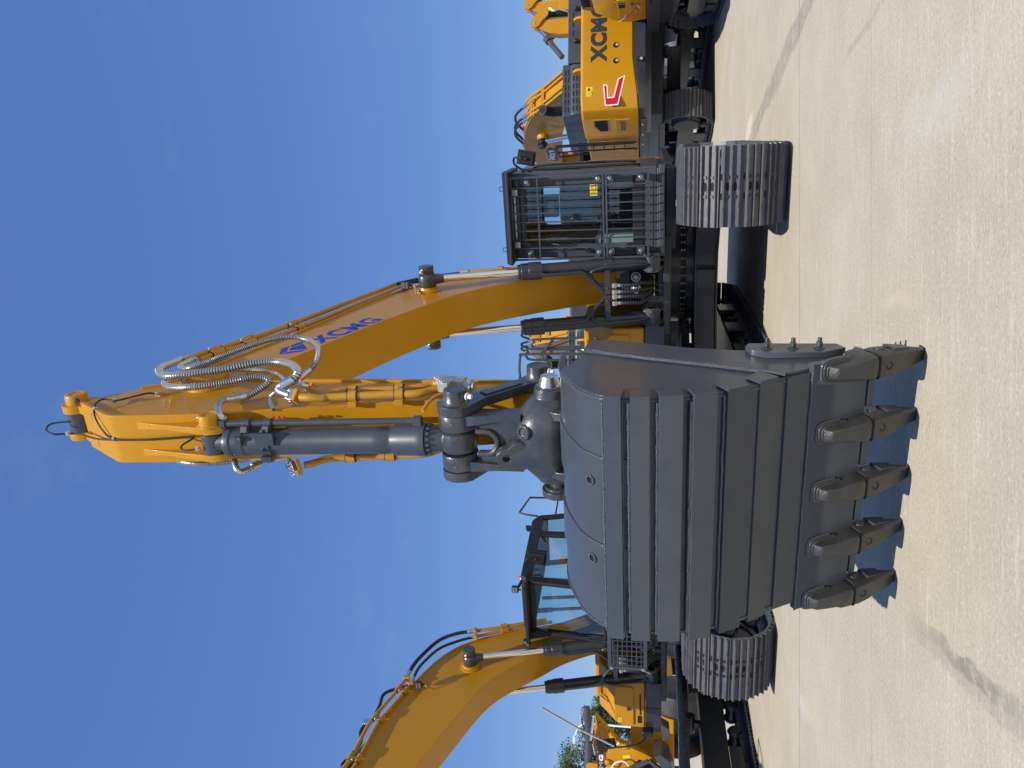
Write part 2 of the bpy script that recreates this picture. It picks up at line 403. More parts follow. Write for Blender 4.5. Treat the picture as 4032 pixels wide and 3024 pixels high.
def make_boom_cylinder(root, s):
    x = .345 * s; F = Vector((x, -1.56, 1.45)); T = Vector((x, -2.27, 4.09)); d = (T - F).normalized(); L = (T - F).length
    at = lambda z: F + d * ((z - F.z) / d.z)
    mb = MB().use('frame')
    mb.cyl((x - .075, F.y, F.z), (x + .075, F.y, F.z), .10, seg=28)
    mb.cyl(F + d * .05, F + d * .16, .07, .084); mb.cyl(F + d * .14, at(2.86), .082, seg=28)
    mb.lathe(at(2.76), d, [(0, .082), (.005, .108), (.16, .108), (.165, .1), (.25, .1), (.255, .09), (.29, .088), (.29, .05)], 28)
    for k in range(10):
        a = 2 * math.pi * k / 10; u = Vector((math.cos(a), math.sin(a), 0)); u -= d * u.dot(d); mb.bolt(at(2.76) + d * .165 + u.normalized() * .094, d, .009, .015, False)
    c = obj('boom_cylinder', mb, root, .004)
    mb = MB().use('chrome'); mb.cyl(at(2.95), T, .044, seg=24); obj('piston_rod', mb, c)
    mb = MB().use('cast'); mb.lathe((x - .085 * s, T.y, T.z), (s, 0, 0), [(0, .03), (0, .098), (.02, .105), (.12, .105), (.14, .098), (.155, .085), (.16, .088), (.245, .088), (.25, .082), (.25, .03)], 28)
    mb.cyl(T - d * .2, T - d * .06, .05, .07)
    mb.use('zinc').bolt(T + Vector((.11 * s, -.085, .03)), (0, -1, .3), .016, .03)
    obj('rod_eye', mb, c)
    mb = MB().use('yellow'); mb.lathe((.20 * s, T.y, T.z), (s, 0, 0), [(0, .15), (.02, .15), (.03, .115), (.058, .108), (.058, .03)], 28); obj('pin_boss', mb, c)
    mb = MB().use('cast')
    mb.cyl((x - .117, F.y, F.z), (x + .117, F.y, F.z), .05, seg=20)
    for q in (-.105, .105): mb.cyl((x + q - .012, F.y, F.z), (x + q + .012, F.y, F.z), .09, seg=24)
    obj('foot_pin', mb, c)
    # hydraulic pipes that swing inwards to the hose bracket
    mb = MB().use('frame'); fo = Vector((0, -.085, -.02))
    i = lambda v, o=(0, 0, 0): Vector(v) + Vector(o)
    mb.tube([at(2.78) + fo + Vector((-.03 * s, 0, 0)), at(2.7) + fo * 1.25 + Vector((-.04 * s, 0, 0)), at(2.45) + fo * 1.25 + Vector((-.04 * s, 0, 0)), at(2.30) + fo * 1.25 + Vector((-.045 * s, 0, 0)), (.25 * s, -1.87, 2.21), (.14 * s, -1.83, 2.12), (.07 * s, -1.80, 2.05), (.035 * s, -1.78, 2.03), (.03 * s, -1.77, 1.96)], .021, 10); obj('hydraulic_pipe', mb, c)
    mb = MB().use('frame'); mb.tube([at(1.53) + Vector((-.01 * s, -.09, 0)), at(1.66) + fo * 1.3, at(1.9) + fo * 1.3, at(2.05) + fo * 1.3, (.30 * s, -1.84, 2.16), (.22 * s, -1.83, 2.17), (.15 * s, -1.80, 2.12), (.115 * s, -1.78, 2.03), (.11 * s, -1.77, 1.96)], .021, 10)
    obj('hydraulic_pipe', mb, c)
    mb = MB().use('frame'); mb.box(min(.005 * s, .30 * s), max(.005 * s, .30 * s), -1.80, -1.745, 1.95, 2.015); mb.cyl(at(1.94), at(2.03), .095, seg=24)
    mb.use('cast').bolt((.08 * s, -1.80, 1.985), (0, -1, 0), .013, .02); obj('hose_bracket', mb, c, .004)
    for q, e in ((.03, -.02), (.11, .05)):
        mb = MB().use('fitting'); mb.cbox((q * s, -1.775, 1.90), (.055, .06, .05)); mb.cyl((q * s, -1.775, 1.93), (q * s, -1.775, 1.81), .022, seg=12); mb.bolt((q * s - .015, -1.81, 1.905), (0, -1, 0), .008, .012); mb.bolt((q * s + .015, -1.81, 1.905), (0, -1, 0), .008, .012); obj('hose_coupling', mb, c, .003)
        mb = MB().use('rubber'); mb.tube([(q * s, -1.775, 1.83), (q * s, -1.77, 1.70), ((q + .01) * s, -1.72, 1.58), ((q * .8 - .005) * s, -1.55, 1.475), ((q * .75) * s, -1.26, 1.45)], .027, 12, ribs=.03); obj('hydraulic_hose', mb, c)
    return c

def make_boom(root, low, top, logo=True, pipes=None):
    C1 = catmull([(0, a, b) for a, b in low], 6); C2 = catmull([(0, a, b) for a, b in top], 6)
    poly = [(v.y, v.z) for v in C1] + [(v.y, v.z) for v in C2]
    mb = MB().use('yellow'); mb.prism(poly, -.205, .205)
    b = None
    # flange plates standing slightly proud along the underside and the top
    def strip(C, off0, off1, w):
        P = [Vector((0, v.y, v.z)) for v in C]; n = len(P); rings = []
        for i in range(n):
            t = (P[min(i + 1, n - 1)] - P[max(i - 1, 0)]).normalized(); nn = Vector((0, t.z, -t.y)); rings.append([P[i] + nn * o + Vector((x, 0, 0)) for x, o in ((-w, off0), (w, off0), (w, off1), (-w, off1))])
        mb.loft(rings)
    strip(C1, -.012, .018, .222); strip(C2, -.012, .018, .222)
    b = obj('boom', mb, root, .004)
    return b

def corr(mb, p, q, t=.5): return Vector(p).lerp(Vector(q), t)

def pipe_clamp(mb, a, b, r, base=None):
    """a saddle clamp round two neighbouring pipes"""
    for o in (a, b):
        mb.use('yellow_dull'); mb.cyl(o[0], o[1], r)
        d = (Vector(o[1]) - Vector(o[0])).normalized() * .008
        mb.use('black'); mb.cyl(Vector(o[0]) - d, Vector(o[0]), r * .93); mb.cyl(Vector(o[1]), Vector(o[1]) + d, r * .93)

def lamp(root, c, d, name='work_light', size=.085, up=(0, 0, 1)):
    c, d = Vector(c), Vector(d).normalized(); x = d.cross(Vector(up)).normalized(); z = x.cross(d); s = size / 2
    m3 = Matrix((x, -d, z)).transposed()
    mb = MB().use('black'); mb.cbox(c, (size, .05, size), m3); mb.cbox(c - d * .04, (size * .7, .04, size * .7), m3); mb.bar(c - z * size * .5, c - z * size * .9, .03, .02, up=d)
    l = obj(name, mb, root, .012)
    mb = MB().use('lens'); mb.cbox(c + d * .026, (size * .82, .006, size * .82), m3)
    mb.use('lightgrey')
    for i in (-1, 0, 1):
        for j in (-1, 1): mb.cyl(c + d * .028 + x * i * size * .25 + z * j * size * .2, c + d * .031 + x * i * size * .25 + z * j * size * .2, size * .06, seg=10)
    obj('lamp_lens', mb, l)
    return l

def mirror_part(root, c, d, arm, name='mirror', w=.19, h=.28, tilt=0):
    c, d = Vector(c), Vector(d).normalized(); x = d.cross(Vector((0, 0, 1))).normalized(); z = x.cross(d)
    m3 = Matrix((x, -d, z)).transposed() @ Matrix.Rotation(tilt, 3, 'Y')
    mb = MB().use('black'); mb.cbox(c, (w, .05, h), m3); mb.cbox(c + d * .035, (w * .8, .03, h * .8), m3); mb.sphere(c + d * .06, .022); mb.bar(c + d * .05 - z * .06, c + d * .05 + z * .06, .022, .016)
    o = obj(name, mb, root, .022)
    mb = MB().use('black'); mb.tube(arm, .013, 8); obj('mirror_arm', mb, o)
    mb = MB().use('chrome'); mb.cbox(c - d * .0265, (w * .86, .003, h * .88), m3); obj('mirror_glass', mb, o)
    return o
# ------------------------------------------------------------------ arm, links and bucket of the front machine
def make_arm(root):
    poly = [(-5.78, 5.90), (-5.905, 5.90), (-6.155, 5.49), (-6.172, 5.45), (-6.176, 5.41), (-6.14, 4.9), (-6.09, 4.5), (-5.98, 3.94), (-5.91, 3.6), (-5.83, 3.1), (-5.76, 2.7), (-5.68, 2.3), (-5.66, 1.95), (-5.58, 1.82), (-5.47, 1.85), (-5.42, 2.1), (-5.40, 2.6), (-5.385, 3.3), (-5.37, 4.2), (-5.355, 4.7), (-5.37, 5.0), (-5.43, 5.33), (-5.55, 5.62), (-5.68, 5.78)]
    mb = MB().use('yellow'); mb.prism(poly, -.172, .172)
    # plates: front and rear flanges standing proud of the webs
    def flange(pts, w, t0, t1):
        P = [Vector((0, a, b)) for a, b in pts]; n = len(P); rings = []
        for i in range(n):
            t = (P[min(i + 1, n - 1)] - P[max(i - 1, 0)]).normalized(); nn = Vector((0, t.z, -t.y)); rings.append([P[i] + nn * o + Vector((x, 0, 0)) for x, o in ((-w, t0), (w, t0), (w, t1), (-w, t1))])
        mb.loft(rings)
    f = [Vector((0,) + p) for p in poly[1:5]] + catmull([(0,) + p for p in poly[4:12]], 4)[1:]; flange([(v.y, v.z) for v in f], .192, -.02, .012)
    r = catmull([(0,) + p for p in poly[15:23]], 4); flange([(v.y, v.z) for v in r], .192, -.02, .012)
    a = obj('arm', mb, root, .005)
    # ears at the head that hold the arm cylinder
    mb = MB().use('yellow')
    for s in (-1, 1):
        c = (-5.80, 6.03); ear = [(c[0] + .12 * math.cos(k), c[1] + .12 * math.sin(k)) for k in [R(q) for q in range(20, 221, 20)]]
        mb.prism([(-6.02, 5.74), (-5.66, 5.78)] + ear, s * .115 - .032, s * .115 + .032)
        if s > 0: mb.lathe((s * .14, -5.80, 6.03), (s, 0, 0), [(0, .085), (.07, .085), (.085, .078), (.085, .055), (.078, .05), (.078, .001)], 24)
        if s > 0: mb.use('cast').bolt((s * .19, -5.87, 5.97), (-.2, -1, -.5), .015, .03)
        obj('cylinder_ear', mb, a, .006); mb = MB().use('yellow')
    mb.bm.free()
    mb = MB().use('cast'); mb.cyl((-.08, -5.80, 6.03), (.08, -5.80, 6.03), .10, seg=28); mb.cyl((0, -5.80, 6.03), (0, -4.9, 5.66), .05, seg=20); mb.cyl((0, -5.0, 5.70), (0, -3.35, 5.02), .09, seg=24); mb.prism([(-3.6, 4.85), (-3.0, 4.7), (-3.25, 5.08), (-3.4, 5.1)], -.16, .16)
    obj('arm_cylinder', mb, a, .004)
    # lugs for the bucket cylinder, tapering up the front plate
    mb = MB().use('yellow'); B = Vector((0, -6.195, 4.62))
    for s in (-1, 1):
        rings = []
        for y0, z0, y1, z1, w in ((-6.15, 5.30, -6.175, 5.25, .030), (-6.13, 5.05, -6.20, 5.00, .020), (-6.10, 4.80, -6.245, 4.76, .024), (-6.08, 4.62, -6.275, 4.62, .028), (-6.06, 4.52, -6.25, 4.535, .028), (-6.0, 4.38, -6.10, 4.42, .026)):
            x = s * .108; rings.append([(x - w, y0, z0), (x + w, y0, z0), (x + w, y1, z1), (x - w, y1, z1)])
        mb.loft(rings)
        if s > 0:
            mb.lathe((s * .130, B.y, B.z), (s, 0, 0), [(0, .095), (.010, .095), (.018, .075), (.08, .075), (.09, .069), (.09, .050), (.083, .046), (.083, .001)], 28)
            mb.use('zinc').bolt((s * .18, B.y + .02, B.z + .072), (0, .1, 1), .017, .03)
        obj('cylinder_lug', mb, a, .007); mb = MB().use('yellow')
    mb.lathe((.17, -5.45, 5.06), (1, 0, 0), [(0, .2), (.045, .19), (.05, .16), (.09, .155), (.1, .14), (.1, .02)], 32)
    obj('pivot_boss', mb, a, .005)
    # pipes on the webs
    mb = MB().use('yellow_dull'); P1 = [(.275, -6.005, 3.985), (.275, -6.01, 3.90), (.262, -5.985, 3.82), (.26, -5.957, 3.750), (.26, -5.903, 3.348), (.26, -5.882, 3.146), (.262, -5.83, 3.06), (.27, -5.79, 3.0)]
    P2 = [(.25, -5.76, 4.01), (.24, -5.80, 3.95), (.23, -5.80, 3.88), (.23, -5.769, 3.833), (.23, -5.708, 3.418), (.23, -5.672, 3.213), (.24, -5.62, 3.10), (.25, -5.64, 3.04)]
    mb.tube(P1, .030, 12); obj('hydraulic_pipe', mb, a); mb = MB().use('yellow_dull'); mb.tube(P2, .024, 12); obj('hydraulic_pipe', mb, a)
    for t0, t1 in ((3.64, 3.58), (3.30, 3.24)):
        mb = MB()
        k0, k1 = (3.75 - t0) / .402, (3.75 - t1) / .402
        A0, A1 = corr(mb, P1[3], P1[4], k0), corr(mb, P1[3], P1[4], k1); B0, B1 = corr(mb, P2[3], P2[4], k0), corr(mb, P2[3], P2[4], k1)
        pipe_clamp(mb, (A0, A1), (B0, B1), .041)
        mb.use('yellow_dull').hull8([q + Vector(o) for q in (A0, A1) for o in ((-.08, -.04, 0), (-.03, -.04, 0), (-.03, .03, 0), (-.08, .03, 0))]); mb.bar(A0.lerp(A1, .5), B0.lerp(B1, .5), .05, .03)
        obj('pipe_clamp', mb, a, .003)
    mb = MB().use('yellow_dull'); PL = [(-.26, -6.03, 4.03), (-.262, -5.99, 3.98), (-.26, -5.90, 3.856), (-.26, -5.835, 3.386), (-.26, -5.80, 3.17), (-.255, -5.70, 3.05), (-.2, -5.62, 2.98)]
    mb.tube(PL, .028, 12); obj('hydraulic_pipe', mb, a); mb = MB().use('yellow_dull'); mb.tube([(-.21, -5.75, 4.0), (-.215, -5.72, 3.8), (-.215, -5.65, 3.2)], .02, 10); obj('hydraulic_pipe', mb, a)
    for k0, k1 in ((.22, .36), (.86, 1.0)):
        mb = MB(); A0, A1 = corr(mb, PL[2], PL[3], k0), corr(mb, PL[2], PL[3], k1); pipe_clamp(mb, (A0, A1), (A0 + Vector((.045, .17, 0)), A1 + Vector((.045, .17, 0))), .04)
        mb.bar(A0.lerp(A1, .5), A0.lerp(A1, .5) + Vector((.045, .17, 0)), .04, .03); obj('pipe_clamp', mb, a, .003)
    # couplings where the flexible hoses meet the pipes
    def coupling(p, d, r=.045, name='hose_coupling'):
        p, d = Vector(p), Vector(d).normalized(); x = d.orthogonal().normalized(); y = d.cross(x); m3 = Matrix((x, y, d)).transposed()
        mb = MB().use('yellow_dull'); mb.cbox(p + d * .012, (r * 2.2, r * 2.0, .03), m3); mb.use('zinc'); mb.cbox(p - d * .02, (r * 2.1, r * 1.9, .03), m3)
        for i in (-1, 1):
            for j in (-1, 1): mb.bolt(p - d * .035 + x * i * r * .75 + y * j * r * .65, -d, .010, .022)
        obj(name, mb, a, .004)
    coupling((.275, -5.985, 4.03), (0, -.25, -1), .042); coupling((.25, -5.735, 4.03), (0, -.4, -.8), .03); coupling((-.26, -6.07, 4.07), (.1, .6, -.8), .045)
    def hose(name, pts, r, fit0=None, elbow=None, rib=.017, fl=.10):
        mb = MB().use('hosewire'); mb.tube(pts, r, 12, ribs=rib, groove='black' if r > .02 else None)
        o = obj(name, mb, a)
        mb = MB().use('zinc'); P = [Vector(q) for q in pts]
        mb.cyl(P[0], P[0].lerp(P[1], min(1, fl / (P[1] - P[0]).length)), r * 1.12, seg=14); obj('hose_fitting', mb, o); mb = MB().use('zinc')
        mb.cyl(P[-1], P[-1] + (P[-2] - P[-1]).normalized() * fl, r * 1.12, seg=14)
        if elbow: mb.tube([P[-1]] + elbow, r * .88, 12)
        obj('hose_fitting', mb, o)
    hose('hydraulic_hose', [(.220, -4.872, 5.638), (.260, -5.132, 5.582), (.300, -5.364, 5.523), (.330, -5.559, 5.416), (.360, -5.764, 5.227), (.380, -5.806, 5.040), (.400, -5.737, 4.727), (.420, -5.632, 4.489), (.420, -5.618, 4.323), (.420, -5.704, 4.166), (.400, -5.807, 4.075), (.365, -5.88, 4.09), (.33, -5.90, 4.17)], .033, elbow=[(.31, -5.905, 4.20), (.29, -5.93, 4.17), (.28, -5.97, 4.08)], rib=.021)
    hose('hydraulic_hose', [(.250, -5.007, 5.463), (.300, -5.275, 5.375), (.330, -5.438, 5.301), (.380, -5.657, 5.100), (.420, -5.642, 4.944), (.450, -5.543, 4.829), (.500, -5.375, 4.609), (.520, -5.274, 4.415), (.500, -5.272, 4.238), (.470, -5.407, 4.082), (.420, -5.572, 4.023), (.360, -5.64, 4.06), (.320, -5.71, 4.11)], .023, elbow=[(.30, -5.735, 4.12), (.28, -5.76, 4.09), (.26, -5.74, 4.04)], rib=.013)
    hose('hydraulic_hose', [(.240, -5.508, 5.340), (.280, -5.669, 5.292), (.300, -5.804, 5.203), (.320, -5.920, 5.062), (.340, -5.959, 4.837), (.340, -5.853, 4.615), (.340, -5.759, 4.495), (.330, -5.725, 4.400), (.300, -5.740, 4.359), (.260, -5.80, 4.42), (.225, -5.845, 4.50), (.21, -5.87, 4.59)], .028, elbow=[(.215, -5.91, 4.65), (.225, -6.0, 4.64), (.225, -6.12, 4.58), (.20, -6.19, 4.53), (.17, -6.18, 4.51)], rib=.017)
    hose('hydraulic_hose', [(.270, -5.372, 4.903), (.300, -5.463, 4.602), (.320, -5.607, 4.369), (.320, -5.767, 4.215), (.300, -5.864, 4.205), (.270, -5.901, 4.24)], .016, elbow=[(.24, -5.90, 4.28), (.22, -5.95, 4.26), (.20, -6.06, 4.18)], rib=.008, fl=.06)
    hose('hydraulic_hose', [(-.25, -5.45, 5.25), (-.27, -5.75, 5.28), (-.28, -5.93, 5.16), (-.285, -5.99, 4.93), (-.285, -5.93, 4.65), (-.27, -5.87, 4.45)], .024, rib=.012)
    hose('hydraulic_hose', [(-.275, -5.86, 4.30), (-.262, -5.97, 4.38), (-.25, -6.10, 4.42)], .026, elbow=[(-.235, -6.19, 4.425), (-.22, -6.235, 4.44), (-.19, -6.22, 4.47), (-.14, -6.16, 4.51)], rib=.013, fl=.07)
    hose('hydraulic_hose', [(-.2, -5.6, 4.35), (-.27, -5.85, 4.25), (-.285, -5.99, 4.17), (-.275, -6.05, 4.11)], .03, rib=.015, fl=.08)
    # valve block
    mb = MB().use('fitting'); c = Vector((.27, -5.72, 2.93)); ax = Vector((0, -.16, -1)).normalized()
    mb.bar(c - ax * .09, c + ax * .11, .10, .12); mb.bar(c + Vector((.03, -.04, .0)), c + Vector((.03, -.15, .02)), .07, .08)
    mb.bar(c + Vector((0, .05, .06)), c + Vector((0, .12, .06)), .05, .05); mb.bar(c + Vector((0, .05, -.04)), c + Vector((0, .10, -.04)), .05, .05)
    mb.cyl(c + ax * .1, c + ax * .19, .04, seg=8); mb.cyl(c + ax * .13, c + ax * .17, .052, seg=8)
    for k in range(5): mb.ring(c + Vector((.05, -.03 - .025 * k, .10 - .02 * k)), c + Vector((.075, -.03 - .025 * k, .10 - .02 * k)), .016, .009, 10)
    mb.use('yellow_dull'); mb.bar((.25, -5.80, 2.88), (.25, -5.88, 2.88), .05, .09); mb.bar((.25, -5.82, 2.78), (.25, -5.78, 2.84), .03, .03)
    obj('valve_block', mb, a, .006)
    mb = MB().use('yellow_dull'); mb.tube([(.25, -5.84, 2.90), (.25, -5.89, 2.98), (.23, -5.97, 3.03), (.20, -6.07, 3.05)], .014, 10); obj('drain_pipe', mb, a)
    # grease lines
    mb = MB().use('rubber'); mb.tube([(.185, -5.72, 5.36), (.21, -5.76, 5.42), (.215, -5.93, 5.56), (.215, -5.90, 5.70), (.215, -6.02, 5.68), (.15, -6.10, 5.64), (.06, -6.17, 5.54), (.01, -6.185, 5.45), (.0, -6.185, 5.2), (.02, -6.16, 4.80)], .0075, 8)
    mb.tube([(.02, -5.90, 6.07), (.02, -5.95, 6.19), (.0, -6.03, 6.17), (-.02, -6.06, 6.08), (-.03, -6.03, 6.02), (-.03, -6.03, 5.88), (-.02, -6.13, 5.66), (0, -6.19, 5.47), (.005, -6.19, 5.2), (.025, -6.16, 4.80)], .0075, 8)
    mb.tube([(.0, -6.14, 4.82), (-.02, -6.24, 4.86), (-.03, -6.29, 4.80), (-.02, -6.28, 4.70)], .007, 8)
    mb.use('fitting')
    for p in ((.185, -5.72, 5.36), (.20, -5.90, 5.60), (.19, -6.05, 5.66), (.0, -6.18, 5.45), (-.02, -6.28, 4.70), (-.03, -6.03, 5.98)): mb.bolt(p, (.6, -.6, 0), .013, .02)
    mb.use('yellow_dull').lathe((.17, -5.70, 5.34), (1, 0, 0), [(0, .035), (.015, .03), (.02, .018), (.03, .001)], 14)
    obj('grease_line', mb, a)
    mb = MB().use('yellow_dull'); mb.box(.10, .16, -6.17, -6.13, 4.05, 4.17)
    mb.use('zinc')
    for k in range(3): mb.use('red').cyl((.17, -6.15, 4.06 + k * .04), (.185, -6.15, 4.06 + k * .04), .01, seg=8)
    obj('grease_block', mb, a, .003)
    mb = MB().use('lime'); o = Vector((.1745, -5.60, 3.70)); ex = Vector((0, -.0, 0)); u = Vector((0, .085, .01)); v = Vector((0, -.015, -.27))
    # yellow warning sticker on the web: triangle pictogram and a hammer-like figure
    mb.prism([(-5.66, 3.74), (-5.55, 3.755), (-5.525, 3.50), (-5.635, 3.485)], .1742, .1752)
    mb.use('ink'); q = lambda a, b: (.1757, -5.65 + a * .1 + b * .025, 3.735 + a * .012 - b * .24)
    for a0, b0, a1, b1 in ((.1, .06, .5, .44), (.5, .44, .9, .06), (.9, .06, .1, .06)): mb.bar(q(a0 * .85 + .08, .26 - .22 * (1 - abs(a0 - .5) * 2) if False else b0), q(a1 * .85 + .08, b1), .003, .006, up=(1, 0, 0))
    mb.bar(q(.5, .58), q(.5, .92), .003, .018, up=(1, 0, 0)); mb.bar(q(.25, .75), q(.75, .75), .003, .014, up=(1, 0, 0))
    obj('warning_label', mb, a)
    # bucket cylinder
    G = Vector((0, -6.085, 2.80)); d = (G - B).normalized(); at = lambda z: B + d * ((z - B.z) / d.z)
    mb = MB().use('grey'); mb.cyl((-.075, B.y, B.z), (.075, B.y, B.z), .082, seg=28)
    mb.cyl(B + d * .03, B + d * .12, .07, .08, seg=28)
    mb.lathe(at(4.51), d, [(0, .06), (0, .105), (.02, .112), (.05, .112), (.055, .104), (.11, .104), (.115, .108), (.145, .108), (.15, .1), (1.10, .1), (1.105, .102), (1.21, .102), (1.215, .1), (1.24, .1), (1.26, .115), (1.42, .117), (1.425, .12), (1.48, .12), (1.485, .108)], 40)
    for k in range(16):
        a0 = 2 * math.pi * k / 16; u = Vector((math.cos(a0), 0, 0)) + d.cross(Vector((1, 0, 0))) * math.sin(a0); mb.bolt(at(4.51) + d * 1.484 + u * .1, d, .016, .03, False)
    mb.lathe(at(4.51) + d * 1.47, d, [(0, .1), (.1, .088), (.14, .085), (.14, .05)], 28)
    bc = obj('bucket_cylinder', mb, root, .003)
    mb = MB().use('chrome'); mb.cyl(at(3.1), G + Vector((0, 0, .03)), .062, seg=28); obj('piston_rod', mb, bc)
    mb = MB().use('grey'); off = Vector((.145, -.01, 0))
    mb.tube([at(4.50) + off, at(4.3) + off, at(3.10) + off], .024, 12, smooth=False)
    for z in (4.36, 4.20): mb.cyl(at(z) + off, at(z - .055) + off, .036, seg=16); mb.bar(at(z - .03) + off * .9 + Vector((0, -.03, 0)), at(z - .03) + Vector((.09, -.06, 0)), .06, .05)
    mb.cbox(at(4.515) + off, (.06, .06, .05)); mb.cbox(at(3.08) + off, (.06, .06, .06)); mb.ring(at(4.22), at(4.155), .112, .09, 32)
    mb.use('cast'); mb.bolt(at(4.19) + Vector((.11, -.07, 0)), (.3, -1, 0), .012, .02); mb.bolt(at(4.19) + Vector((-.02, -.112, 0)), (0, -1, 0), .012, .02); mb.bolt(at(4.35) + Vector((.06, -.1, 0)), (.3, -1, 0), .012, .02)
    mb.cbox(at(4.37) + Vector((.045, -.10, 0)), (.07, .03, .05)); mb.cbox(at(4.19) + Vector((-.105, -.06, 0)), (.04, .08, .08)); mb.cbox(at(4.17) + Vector((.06, -.105, .0)), (.09, .025, .14))
    obj('side_pipe', mb, bc, .003)
    mb = MB().use('cast'); mb.lathe((-.085, G.y, G.z), (1, 0, 0), [(0, .05), (0, .1), (.02, .125), (.06, .132), (.11, .132), (.15, .125), (.17, .1), (.17, .05)], 28); mb.cyl(G - d * .16, G - d * .06, .07, .1); obj('rod_eye', mb, bc)
    # guide links from the arm to the cylinder eye
    Rk = Vector((0, -5.58, 2.30))
    for s in (-1, 1):
        mb = MB().use('cast'); x = s * .245
        dd = (Rk - G).normalized(); nn = Vector((0, dd.z, -dd.y))
        prof = []
        for k in range(9): a0 = R(90 + k * 22.5); prof.append(G + dd * math.cos(a0) * .135 + nn * math.sin(a0) * .135)
        mid = [G + dd * .2 - nn * .075, Rk - dd * .14 - nn * .07]
        for k in range(9): a0 = R(-90 + k * 22.5); mid.append(Rk + dd * math.cos(a0) * .11 + nn * math.sin(a0) * .11)
        mid += [Rk - dd * .14 + nn * .07, G + dd * .2 + nn * .075]
        prof = prof + mid
        mb.prism([(v.y, v.z) for v in prof], x - .033, x + .033)
        mb.prism([(v.y, v.z) for v in (G + dd * .22 - nn * .045, Rk - dd * .17 - nn * .04, Rk - dd * .17 + nn * .04, G + dd * .22 + nn * .045)], x + s * .033, x + s * .045)
        for c in ((G, Rk) if s > 0 else (Rk,)):
            mb.lathe((x + s * .03, c.y, c.z), (s, 0, 0), [(0, .1), (.02, .083), (.095, .08), (.10, .074), (.10, .060), (.095, .057), (.098, .001)], 28)
            mb.use('white').bolt(Vector((x + s * .085, c.y - .03, c.z - .085)), (0, -.3, -1), .018, .035); mb.use('cast')
        obj('guide_link', mb, root, .008)
    # power link: two bosses, a slotted plate and a cast foot with a lifting eye
    Hb = Vector((0, -5.99, 2.16))
    mb = MB().use('cast')
    for s in (-1, 1):
        mb.lathe((s * .092, G.y, G.z), (s, 0, 0), [(0, .06), (0, .125), (.012, .13), (.105, .13), (.117, .122), (.117, .06)], 28)
        mb.use('rust').cyl((s * .16, G.y - .127, G.z + .01), (s * .16, G.y - .134, G.z + .01), .014, seg=10); mb.use('cast')
        # side cheek running down to the foot
        mb.loft([[(s * x0, yo, z), (s * x1, yo, z), (s * x1, yi, z), (s * x0, yi, z)] for z, yo, yi, x0, x1 in ((2.84, -6.16, -5.99, .12, .205), (2.70, -6.185, -6.02, .135, .208), (2.52, -6.165, -6.03, .158, .206), (2.34, -6.17, -6.0, .160, .206))])
    # plate with a round-bottomed slot for the rod eye
    outer = [(.16, 2.66), (.16, 2.24), (-.16, 2.24), (-.16, 2.66)]
    slot = [(-.085, 2.66)] + [(.085 * math.cos(a0), 2.60 + .085 * math.sin(a0)) for a0 in [R(180 + 15 * k) for k in range(13)]] + [(.085, 2.66)]
    mb.prism(outer + slot, -6.135, -6.075, 'y')
    P = [(-.085, 2.66)] + [(.085 * math.cos(a0), 2.60 + .085 * math.sin(a0)) for a0 in [R(180 + 15 * k) for k in range(13)]] + [(.085, 2.66)]
    mb.tube([(a0, -6.145, b0) for a0, b0 in P], .022, 8, smooth=False)
    pl = obj('power_link', mb, root, .012, seg=3)
    mb = MB().use('cast'); rings = []
    for x, cy, cz_, ry, rz in ((-.335, -5.99, 2.15, .06, .06), (-.335, -5.99, 2.15, .112, .112), (-.30, -5.995, 2.155, .125, .128), (-.26, -6.0, 2.165, .15, .15), (-.20, -6.01, 2.18, .185, .178), (-.12, -6.02, 2.19, .205, .195), (-.02, -6.025, 2.195, .212, .205), (.08, -6.025, 2.195, .212, .205), (.16, -6.02, 2.19, .205, .195), (.22, -6.01, 2.18, .182, .175), (.27, -6.0, 2.165, .145, .145), (.30, -5.99, 2.155, .12, .12), (.36, -5.99, 2.15, .112, .112), (.36, -5.99, 2.15, .06, .06)):
        rings.append([(x, cy + ry * math.copysign(abs(math.cos(k)) ** .85, math.cos(k)), cz_ + rz * math.copysign(abs(math.sin(k)) ** .85, math.sin(k))) for k in [2 * math.pi * q / 28 for q in range(28)]])
    mb.loft(rings)
    mb.lathe((.10, -6.155, 2.28), (.1, -.75, .5), [(0, .085), (.025, .066), (.05, .056), (.075, .052), (.08, .047), (.08, .036), (.066, .033), (.066, .001)], 20)
    obj('link_foot', mb, pl, .006, angle=50)
    mb = MB().use('cast')
    c = Vector((-.075, -6.20, 2.445)); e = []
    ring_o = []
    for k in range(28):
        a0 = 2 * math.pi * k / 28; rr = .075 if math.sin(a0) > -.2 else .075 + .10 * (-math.sin(a0) - .2) * (1 + .9 * abs(math.cos(a0)))
        ring_o.append((rr * math.cos(a0), rr * math.sin(a0)))
    hole = [(.026 * math.cos(2 * math.pi * k / 28), .026 * math.sin(2 * math.pi * k / 28)) for k in range(28)]
    tilt = Matrix.Rotation(R(-8), 3, 'Z') @ Matrix.Rotation(R(12), 3, 'X')
    L = lambda p, t: c + tilt @ Vector((p[0], t, p[1]))
    VO0 = [mb.V(L(p, -.030)) for p in ring_o]; VO1 = [mb.V(L(p, .034)) for p in ring_o]; VH0 = [mb.V(L(p, -.036)) for p in hole]; VH1 = [mb.V(L(p, .036)) for p in hole]
    for i in range(28):
        j = (i + 1) % 28
        mb.face([VO0[i], VO0[j], VH0[j], VH0[i]]); mb.face([VO1[i], VH1[i], VH1[j], VO1[j]]); mb.face([VO0[i], VO1[i], VO1[j], VO0[j]]); mb.face([VH0[i], VH0[j], VH1[j], VH1[i]])
    rings = []
